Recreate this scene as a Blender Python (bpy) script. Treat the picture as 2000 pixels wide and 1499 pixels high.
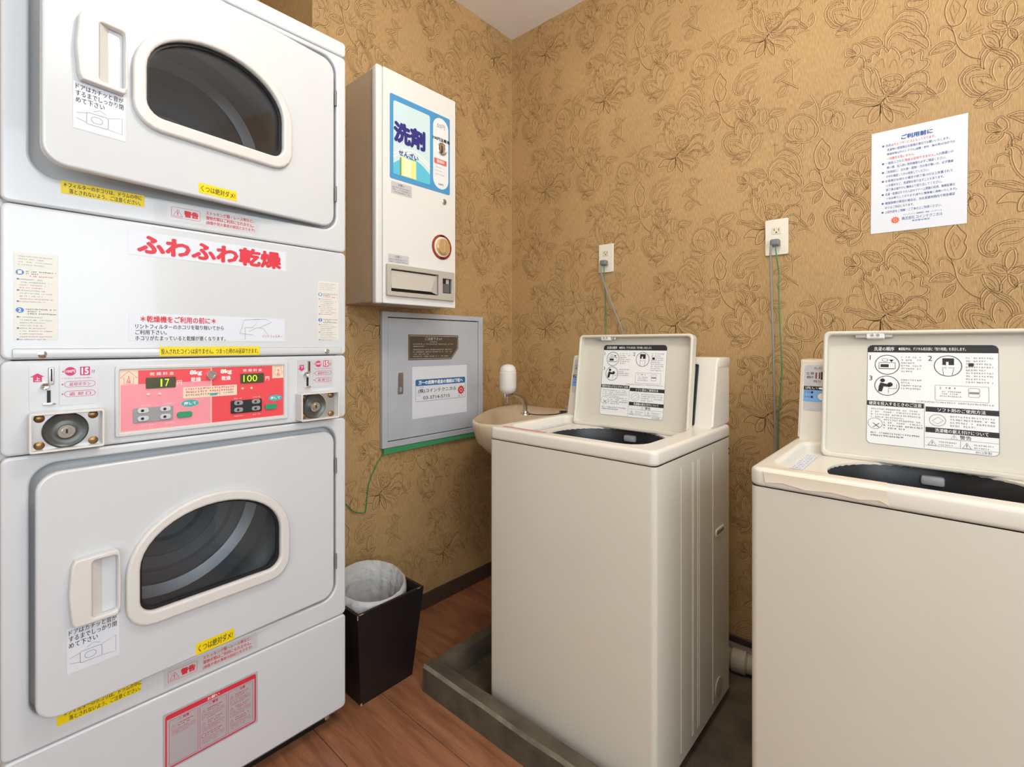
import bpy, bmesh, math, random
from mathutils import Matrix, Vector
for o in list(bpy.data.objects): bpy.data.objects.remove(o)
random.seed(7)
SC=bpy.context.scene; COL=SC.collection; R=math.radians
# ---------------------------------------------------------------- camera, world, lights, exposure
cam=bpy.data.cameras.new('camera'); co=bpy.data.objects.new('camera',cam); COL.objects.link(co)
co.location=(1.609,-1.818,1.09); co.rotation_euler=(R(90),0,R(41.506))
cam.sensor_width=36; cam.lens=17.172; cam.shift_y=-0.03775; cam.clip_start=.02
SC.camera=co
SC.view_settings.view_transform='Standard'; SC.view_settings.look='None'
SC.view_settings.gamma=1; SC.view_settings.use_curve_mapping=False
SC.view_settings.exposure=0.0
W=bpy.data.worlds.new('world'); SC.world=W; W.use_nodes=True
W.node_tree.nodes['Background'].inputs[0].default_value=(.86,.93,1,1)
W.node_tree.nodes['Background'].inputs[1].default_value=1.0
def area(name,loc,rot,sx,sy,power,col,shape='RECTANGLE'):
    l=bpy.data.lights.new(name,'AREA'); l.shape=shape; l.size=sx; l.size_y=sy; l.energy=power; l.color=col
    o=bpy.data.objects.new(name,l); COL.objects.link(o); o.location=loc; o.rotation_euler=rot; return o
area('window_daylight',(3.25,-2.0,1.69),(0,R(94),0),1.45,2.2,45,(.84,.93,1))
area('window_daylight_back',(2.4,-3.36,1.55),(R(92),0,0),1.3,1.3,15,(.84,.93,1))
# ---------------------------------------------------------------- materials
def lin(c):
    return tuple(((v/255)/12.92 if v/255<=.04045 else ((v/255+.055)/1.055)**2.4) for v in c)
MC={}
def mat(name,rgb,rough=.5,metal=0,var=0,vscale=8,bump=0,bscale=300,spec=.5,emit=0,coat=0):
    if name in MC: return MC[name]
    m=bpy.data.materials.new(name); m.use_nodes=True; nt=m.node_tree; p=nt.nodes['Principled BSDF']
    c=(*lin(rgb),1); p.inputs['Base Color'].default_value=c
    p.inputs['Roughness'].default_value=rough; p.inputs['Metallic'].default_value=metal
    p.inputs['Specular IOR Level'].default_value=spec; p.inputs['Coat Weight'].default_value=coat
    if emit: p.inputs['Emission Color'].default_value=c; p.inputs['Emission Strength'].default_value=emit
    if var or bump: tc=nt.nodes.new('ShaderNodeTexCoord')
    if var:
        n=nt.nodes.new('ShaderNodeTexNoise'); n.inputs['Scale'].default_value=vscale; n.inputs['Detail'].default_value=5
        nt.links.new(tc.outputs['Object'],n.inputs['Vector'])
        r=nt.nodes.new('ShaderNodeValToRGB'); r.color_ramp.elements[0].position=.3; r.color_ramp.elements[1].position=.7
        r.color_ramp.elements[0].color=(*[v*(1-var) for v in c[:3]],1); r.color_ramp.elements[1].color=(*[min(1,v*(1+var)) for v in c[:3]],1)
        nt.links.new(n.outputs[0],r.inputs[0]); nt.links.new(r.outputs[0],p.inputs['Base Color'])
    if bump:
        n=nt.nodes.new('ShaderNodeTexNoise'); n.inputs['Scale'].default_value=bscale; n.inputs['Detail'].default_value=3
        nt.links.new(tc.outputs['Object'],n.inputs['Vector'])
        b=nt.nodes.new('ShaderNodeBump'); b.inputs['Strength'].default_value=bump; b.inputs['Distance'].default_value=.002
        nt.links.new(n.outputs[0],b.inputs['Height']); nt.links.new(b.outputs[0],p.inputs['Normal'])
    MC[name]=m; return m
def m_wallpaper():
    m=bpy.data.materials.new('wallpaper'); m.use_nodes=True; nt=m.node_tree; p=nt.nodes['Principled BSDF']
    N=nt.nodes.new; L=nt.links.new
    tc=N('ShaderNodeTexCoord'); mp=N('ShaderNodeMapping'); mp.inputs['Scale'].default_value=(1,1,.12)
    L(tc.outputs['Object'],mp.inputs['Vector'])
    n=N('ShaderNodeTexNoise'); n.inputs['Scale'].default_value=420; n.inputs['Detail'].default_value=4; L(mp.outputs[0],n.inputs['Vector'])
    n2=N('ShaderNodeTexNoise'); n2.inputs['Scale'].default_value=2.5; L(tc.outputs['Object'],n2.inputs['Vector'])
    r=N('ShaderNodeValToRGB'); e=r.color_ramp.elements
    e[0].position=.3; e[1].position=.7; e[0].color=(*lin((178,142,93)),1); e[1].color=(*lin((205,169,117)),1)
    L(n.outputs[0],r.inputs[0])
    mx=N('ShaderNodeMix'); mx.data_type='RGBA'; mx.blend_type='MULTIPLY'; mx.inputs[0].default_value=.25
    L(r.outputs[0],mx.inputs[6]); L(n2.outputs[0],mx.inputs[7]); L(mx.outputs[2],p.inputs['Base Color'])
    p.inputs['Roughness'].default_value=.62; p.inputs['Specular IOR Level'].default_value=.3
    b=N('ShaderNodeBump'); b.inputs['Strength'].default_value=.35; b.inputs['Distance'].default_value=.001
    L(n.outputs[0],b.inputs['Height']); L(b.outputs[0],p.inputs['Normal']); return m
def m_wood():
    m=bpy.data.materials.new('wood_plank'); m.use_nodes=True; nt=m.node_tree; p=nt.nodes['Principled BSDF']
    N=nt.nodes.new; L=nt.links.new
    tc=N('ShaderNodeTexCoord'); oi=N('ShaderNodeObjectInfo'); ad=N('ShaderNodeVectorMath'); sc=N('ShaderNodeVectorMath'); sc.operation='SCALE'
    cb=N('ShaderNodeCombineXYZ'); L(oi.outputs['Random'],cb.inputs[0]); L(oi.outputs['Random'],cb.inputs[1]); L(cb.outputs[0],sc.inputs[0]); sc.inputs['Scale'].default_value=13
    L(tc.outputs['Object'],ad.inputs[0]); L(sc.outputs[0],ad.inputs[1])
    mp=N('ShaderNodeMapping'); mp.inputs['Scale'].default_value=(1.2,9,1); L(ad.outputs[0],mp.inputs[0])
    n=N('ShaderNodeTexNoise'); n.inputs['Scale'].default_value=3; n.inputs['Detail'].default_value=6; n.inputs['Distortion'].default_value=1.2; L(mp.outputs[0],n.inputs[0])
    mp2=N('ShaderNodeMapping'); mp2.inputs['Scale'].default_value=(4,120,1); L(ad.outputs[0],mp2.inputs[0])
    n2=N('ShaderNodeTexNoise'); n2.inputs['Scale'].default_value=4; n2.inputs['Detail'].default_value=3; L(mp2.outputs[0],n2.inputs[0])
    r=N('ShaderNodeValToRGB'); e=r.color_ramp.elements; e[0].position=.3; e[1].position=.72
    e[0].color=(*lin((128,82,55)),1); e[1].color=(*lin((170,114,80)),1); L(n.outputs[0],r.inputs[0])
    mx=N('ShaderNodeMix'); mx.data_type='RGBA'; mx.blend_type='MULTIPLY'; mx.inputs[0].default_value=.35
    r2=N('ShaderNodeValToRGB'); r2.color_ramp.elements[0].position=.35; r2.color_ramp.elements[1].position=.6; r2.color_ramp.elements[0].color=(.45,.4,.38,1); L(n2.outputs[0],r2.inputs[0])
    L(r.outputs[0],mx.inputs[6]); L(r2.outputs[0],mx.inputs[7]); L(mx.outputs[2],p.inputs['Base Color'])
    p.inputs['Roughness'].default_value=.42; return m
def m_glass(name,tint,gloss=.04):
    m=bpy.data.materials.new(name); m.use_nodes=True; nt=m.node_tree; nt.nodes.remove(nt.nodes['Principled BSDF'])
    N=nt.nodes.new; L=nt.links.new; out=nt.nodes['Material Output']
    t=N('ShaderNodeBsdfTransparent'); t.inputs[0].default_value=(*tint,1); g=N('ShaderNodeBsdfGlossy'); g.inputs['Roughness'].default_value=gloss
    fr=N('ShaderNodeFresnel'); fr.inputs[0].default_value=1.5; mx=N('ShaderNodeMixShader'); L(fr.outputs[0],mx.inputs[0]); L(t.outputs[0],mx.inputs[1]); L(g.outputs[0],mx.inputs[2]); L(mx.outputs[0],out.inputs[0]); return m
def m_bag():
    m=bpy.data.materials.new('bag_plastic'); m.use_nodes=True; nt=m.node_tree; p=nt.nodes['Principled BSDF']
    N=nt.nodes.new; L=nt.links.new; out=nt.nodes['Material Output']
    p.inputs['Base Color'].default_value=(.78,.76,.74,1); p.inputs['Roughness'].default_value=.28
    t=N('ShaderNodeBsdfTransparent'); mx=N('ShaderNodeMixShader'); mx.inputs[0].default_value=.58
    L(t.outputs[0],mx.inputs[1]); L(p.outputs[0],mx.inputs[2]); L(mx.outputs[0],out.inputs[0])
    tc=N('ShaderNodeTexCoord'); n=N('ShaderNodeTexNoise'); n.inputs['Scale'].default_value=45; n.inputs['Detail'].default_value=4; L(tc.outputs['Object'],n.inputs[0])
    b=N('ShaderNodeBump'); b.inputs['Strength'].default_value=.8; b.inputs['Distance'].default_value=.01; L(n.outputs[0],b.inputs['Height']); L(b.outputs[0],p.inputs['Normal']); return m
WALL=m_wallpaper(); WOOD=m_wood(); BAG=m_bag(); DGLASS=m_glass('door_glass',(.86,.87,.88))
CEIL=mat('ceiling_paint',(244,243,243),.9,bump=.25,bscale=180)
PRD=mat('paper_print_dark',(128,93,52),.6); PRL=mat('paper_emboss_highlight',(214,176,120),.5)
DW=mat('dryer_enamel',(210,212,214),.22,var=.012,vscale=3,coat=.3)
DW2=mat('dryer_plastic_warm',(218,214,209),.35)
CR=mat('washer_cream',(214,206,190),.38,var=.02,vscale=3); CR2=mat('washer_cream_top',(226,218,204),.28,var=.02,vscale=4)
DK=mat('dark_plastic',(38,38,40),.4); BLK=mat('black_rubber',(16,15,15),.5); GRY=mat('grey_plastic',(150,150,152),.4)
STEEL=mat('steel',(205,205,205),.3,1); CHR=mat('chrome',(225,225,225),.12,1); BRASS=mat('brass_rivet',(150,118,80),.35,1)
DRUM=mat('drum_steel',(196,197,198),.4,.55); CUP=mat('coin_cup',(92,94,90),.35,.6)
PAP=mat('paper_white',(224,226,231),.6); STW=mat('sticker_white',(220,223,230),.35); STG=mat('sticker_grey',(206,206,208),.3,.15); STC=mat('sticker_cream',(222,220,210),.4)
YEL=mat('sticker_yellow',(244,214,12),.4); INK=mat('ink_black',(38,36,38),.6); INKG=mat('ink_grey',(128,128,132),.6); INKR=mat('ink_red',(214,48,62),.5); INKP=mat('ink_pink',(206,52,108),.5)
INKB=mat('ink_blue',(36,84,156),.6); INKW=mat('ink_white',(244,242,236),.5); RED=mat('panel_red',(232,78,86),.3); RED_GLARE=mat('panel_red_glare',(240,150,160),.3); CREAMP=mat('panel_cream',(240,214,190),.35)
TEAL=mat('panel_teal',(70,170,168),.4); GRN=mat('button_green',(48,148,104),.4); LCD=mat('lcd_glass',(72,78,52),.2); LCDON=mat('lcd_digit',(196,232,40),.4,emit=.6)
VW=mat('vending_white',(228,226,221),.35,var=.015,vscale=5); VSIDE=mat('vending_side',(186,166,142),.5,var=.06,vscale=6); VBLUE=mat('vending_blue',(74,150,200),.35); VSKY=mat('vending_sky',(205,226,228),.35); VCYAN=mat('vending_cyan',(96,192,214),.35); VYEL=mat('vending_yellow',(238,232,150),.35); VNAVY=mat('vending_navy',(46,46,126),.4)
GST=mat('grey_steel_paint',(190,194,201),.45,.1,var=.06,vscale=7); TAN=mat('grey_tan_plastic',(186,178,166),.45); BRN=mat('sign_brown',(88,72,58),.5); GTAPE=mat('green_tape',(66,150,96),.6)
CERAM=mat('sink_ceramic',(216,196,168),.25,coat=.3); BOT=mat('bottle_white',(226,220,210),.35); CONC=mat('pan_concrete',(84,75,60),.85,var=.35,vscale=14,bump=.7,bscale=90); CONCE=mat('pan_concrete_worn',(126,118,100),.9,var=.3,vscale=22,bump=.6,bscale=80)
BINM=mat('bin_black_wood',(26,20,20),.4,var=.2,vscale=5); WORN=mat('bin_worn_edge',(170,150,130),.8)
OUTM=mat('outlet_ivory',(232,224,206),.4); GCORD=mat('cord_grey',(140,136,130),.5); GWIRE=mat('wire_green',(52,138,84),.5); BASEM=mat('baseboard_brown',(72,56,48),.5); HOSE=mat('hose_grey',(170,160,140),.6,var=.1,vscale=20)
OPQ=mat('window_frame_alu',(170,172,174),.4,.6); LAMP=mat('lamp_diffuser',(255,246,232),.5,emit=38); ORNG=mat('ink_orange',(232,92,40),.5); BLUE2=mat('label_blue',(60,120,190),.4); LBLUE=mat('label_light_blue',(120,170,220),.4); TAPEC=mat('old_tape',(222,208,186),.3); PINKT=mat('faded_red_print',(214,150,140),.5)
# ---------------------------------------------------------------- mesh helpers
def frame(o,ex,ey):
    ex=Vector(ex).normalized(); ey=Vector(ey).normalized(); en=ex.cross(ey)
    return Matrix(((ex.x,ey.x,en.x,o[0]),(ex.y,ey.y,en.y,o[1]),(ex.z,ey.z,en.z,o[2]),(0,0,0,1)))
ID=Matrix.Identity(4)
def rr(x0,y0,x1,y1,r,k=5):
    P=[]
    for cx,cy,a in((x1-r,y1-r,0),(x0+r,y1-r,90),(x0+r,y0+r,180),(x1-r,y0+r,270)):
        for i in range(k+1):
            t=R(a+90*i/k); P.append((cx+r*math.cos(t),cy+r*math.sin(t)))
    return P
def ell(cx,cy,rx,ry,n=40,a0=0): return [(cx+rx*math.cos(a0+2*math.pi*i/n),cy+ry*math.sin(a0+2*math.pi*i/n)) for i in range(n)]
def dshape(cx,hw,z0,zm,zt,r,k=20):
    P=[(cx+hw*math.cos(math.pi*i/k),zm+(zt-zm)*math.sin(math.pi*i/k)) for i in range(k+1)]
    for c,a in((cx-hw+r,180),(cx+hw-r,270)):
        for i in range(6): t=R(a+18*i); P.append((c+r*math.cos(t),z0+r+r*math.sin(t)))
    return P
def smooth(P,k=4,closed=False):
    if len(P)<3: return [Vector(p) for p in P]
    P=[Vector(p) for p in P]; n=len(P); out=[]
    for i in range(n if closed else n-1):
        g=lambda j: P[j%n] if closed else P[max(0,min(n-1,j))]
        a,b,c,d=g(i-1),g(i),g(i+1),g(i+2)
        for s in range(k):
            t=s/k; out.append(.5*((2*b)+(c-a)*t+(2*a-5*b+4*c-d)*t*t+(3*b-a-3*c+d)*t**3))
    if not closed: out.append(P[-1])
    return out
TXT={}
def curve_mesh(cu):
    o=bpy.data.objects.new('tmp',cu); me=bpy.data.meshes.new_from_object(o); bpy.data.objects.remove(o); bpy.data.curves.remove(cu); return me
def text_mesh(s,bold):
    if (s,bold) not in TXT:
        cu=bpy.data.curves.new('t','FONT'); cu.body=s; cu.size=1; cu.resolution_u=2; cu.offset=bold; cu.fill_mode='FRONT'
        me=curve_mesh(cu); V=[v.co.copy() for v in me.vertices]; F=[tuple(p.vertices) for p in me.polygons]; bpy.data.meshes.remove(me)
        x=[v.x for v in V] or [0,1]; y=[v.y for v in V] or [0,1]
        TXT[(s,bold)]=(V,F,min(x),max(x),min(y),max(y))
    return TXT[(s,bold)]
class MB:
    def __init__(s,M=ID): s.V=[];s.F=[];s.I=[];s.mats=[];s.M=M
    def mi(s,m):
        if m not in s.mats: s.mats.append(m)
        return s.mats.index(m)
    def raw(s,V,F,m,M=None):
        M=s.M if M is None else M; k=len(s.V); i=s.mi(m)
        s.V+=[M@Vector(v) for v in V]; s.F+=[tuple(k+j for j in f) for f in F]; s.I+=[i]*len(F); return s
    def poly(s,pts,m,n=0): return s.raw([(p[0],p[1],p[2] if len(p)>2 else n) for p in pts],[tuple(range(len(pts)))],m)
    def rect(s,x0,y0,x1,y1,m,n=0): return s.poly([(x0,y0),(x1,y0),(x1,y1),(x0,y1)],m,n)
    def bmadd(s,bm,m,M=None):
        bm.verts.index_update(); s.raw([v.co for v in bm.verts],[[v.index for v in f.verts] for f in bm.faces],m,M); bm.free(); return s
    def box(s,x0,x1,y0,y1,z0,z1,m,bev=0,seg=2,vert_only=False):
        bm=bmesh.new(); bmesh.ops.create_cube(bm,size=1)
        for v in bm.verts: v.co=((x0+x1)/2+v.co.x*(x1-x0),(y0+y1)/2+v.co.y*(y1-y0),(z0+z1)/2+v.co.z*(z1-z0))
        if bev:
            ed=[e for e in bm.edges if not vert_only or abs(e.verts[0].co.z-e.verts[1].co.z)>1e-6]
            bmesh.ops.bevel(bm,geom=ed,offset=bev,segments=seg,affect='EDGES',profile=.5)
        return s.bmadd(bm,m)
    def tube(s,P,r,m,n=8,sm=4,closed=False):
        P=smooth(P,sm,closed) if sm>1 else [Vector(p) for p in P]
        V=[];F=[];up=None; N=len(P)
        for i,p in enumerate(P):
            t=(P[(i+1)%N]-P[i-1]) if closed else (P[min(i+1,N-1)]-P[max(i-1,0)])
            t.normalize()
            if up is None: up=t.orthogonal().normalized()
            up=(up-t*up.dot(t)).normalized(); w=t.cross(up); rad=r(i/(N-1)) if callable(r) else r
            for j in range(n):
                a=2*math.pi*j/n; V.append(p+up*(rad*math.cos(a))+w*(rad*math.sin(a)))
        for i in range(N if closed else N-1):
            for j in range(n):
                a=i*n+j;b=i*n+(j+1)%n;c=((i+1)%N)*n; F.append((a,b,c+(j+1)%n,c+j))
        if not closed: F.append(tuple(range(n-1,-1,-1))); F.append(tuple((N-1)*n+j for j in range(n)))
        return s.raw(V,F,m)
    def lathe(s,prof,m,M=ID,n=32,cap=True,sx=1,sy=1):
        V=[];F=[]
        for r,z in prof:
            for j in range(n): a=2*math.pi*j/n; V.append((r*sx*math.cos(a),r*sy*math.sin(a),z))
        k=len(prof)
        for i in range(k-1):
            for j in range(n): F.append((i*n+j,i*n+(j+1)%n,(i+1)*n+(j+1)%n,(i+1)*n+j))
        if cap: F.append(tuple((k-1)*n+j for j in range(n))); F.append(tuple(range(n-1,-1,-1)))
        return s.raw(V,F,m,s.M@M)
    def plate(s,loops,t,m,bev=0,n=0,res=2):
        cu=bpy.data.curves.new('c','CURVE'); cu.dimensions='2D'; cu.fill_mode='BOTH'; cu.resolution_u=2
        cu.extrude=max(0,t/2-bev); cu.bevel_depth=bev; cu.bevel_resolution=res; cu.offset=-bev
        for L in loops:
            sp=cu.splines.new('POLY'); sp.points.add(len(L)-1); sp.use_cyclic_u=True
            for i,p in enumerate(L): sp.points[i].co=(p[0],p[1],0,1)
        me=curve_mesh(cu); s.raw([(v.co.x,v.co.y,v.co.z+n+t/2) for v in me.vertices],[tuple(p.vertices) for p in me.polygons],m); bpy.data.meshes.remove(me); return s
    def text(s,st,x0,y0,x1,y1,m,n=.0004,bold=.012):
        V,F,a,b,c,d=text_mesh(st,0)
        if not F: return s
        ky=(y1-y0)/(d-c); kx=ky if x1 is None else (x1-x0)/(b-a); k=0
        offs=[(0,0)] if bold<.005 else ([(-1,0),(1,0)] if bold<.018 else [(-1,-1),(1,-1),(-1,1),(1,1)]) if bold<.03 else [(math.cos(i*math.pi/4)*1.4,math.sin(i*math.pi/4)*1.4) for i in range(8)]
        for ox,oy in offs:
            s.raw([(x0+(v.x-a+ox*bold)*kx,y0+(v.y-c+oy*bold)*ky,n+k*.00002) for v in V],F,m); k+=1
        return s
    def dashes(s,x0,x1,y,h,m,n=.0003,ch=None):
        ch=ch or h*1.15; x=x0; rnd=random.Random(int(x0*1e5)+int(y*1e5))
        while x<x1-ch*.3:
            w=min(ch*rnd.uniform(.45,.95),x1-x); k=rnd.random()
            if k<.5: s.rect(x,y+h*.6,x+w,y+h*.85,m,n); s.rect(x+w*.4,y,x+w*.62,y+h,m,n)
            elif k<.9: s.rect(x,y+h*.1,x+w,y+h*.3,m,n); s.rect(x,y+h*.65,x+w*.9,y+h*.85,m,n); s.rect(x+w*.1,y,x+w*.28,y+h,m,n)
            x+=ch
        return s
    def ring(s,L0,L1,m,n=0):
        k=len(L0); return s.raw([(p[0],p[1],n) for p in L0]+[(p[0],p[1],n) for p in L1],[(i,(i+1)%k,k+(i+1)%k,k+i) for i in range(k)],m)
    def line(s,P,w,m,n=.0004,closed=False):
        P=[Vector((p[0],p[1],0)) for p in P]; V=[];N=len(P)
        for i,p in enumerate(P):
            t=(P[(i+1)%N]-P[i-1]) if closed else (P[min(i+1,N-1)]-P[max(i-1,0)])
            t=t.normalized() if t.length>1e-9 else Vector((1,0,0)); q=Vector((-t.y,t.x,0))*w/2
            V+=[(p.x+q.x,p.y+q.y,n),(p.x-q.x,p.y-q.y,n)]
        F=[(2*i+1,2*((i+1)%N)+1,2*((i+1)%N),2*i) for i in range(N if closed else N-1)]
        return s.raw(V,F,m)
    def build(s,name,parent=None,sm=35,**tags):
        me=bpy.data.meshes.new(name); me.from_pydata([tuple(v) for v in s.V],[],s.F); 
        for m in s.mats: me.materials.append(m)
        me.polygons.foreach_set('material_index',s.I)
        if sm: me.polygons.foreach_set('use_smooth',[True]*len(s.F)); me.set_sharp_from_angle(angle=R(sm))
        me.validate(); me.update()
        o=bpy.data.objects.new(name,me); COL.objects.link(o)
        if parent: o.parent=parent; o.matrix_parent_inverse=Matrix.Translation(-Vector(parent.get('_o',(0,0,0))))
        for k,v in tags.items(): o[k]=v
        return o
def thing(name,label,cat,loc=(0,0,0),group=None,world=True):
    o=bpy.data.objects.new(name,None); COL.objects.link(o); o.location=loc; o['label']=label; o['category']=cat; o.empty_display_size=.05
    if world: o['_o']=loc
    if group: o['group']=group
    return o
def dup(root,loc,label):
    r=root.copy(); COL.objects.link(r); r.location=loc; r['label']=label
    for c in list(root.children):
        d=c.copy(); COL.objects.link(d); d.parent=r
        for g in list(c.children): e=g.copy(); COL.objects.link(e); e.parent=d
    return r
def S(name,mb,sm=35,parent=None): return mb.build(name,parent,sm,**({} if parent else {'kind':'structure'}))
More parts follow.
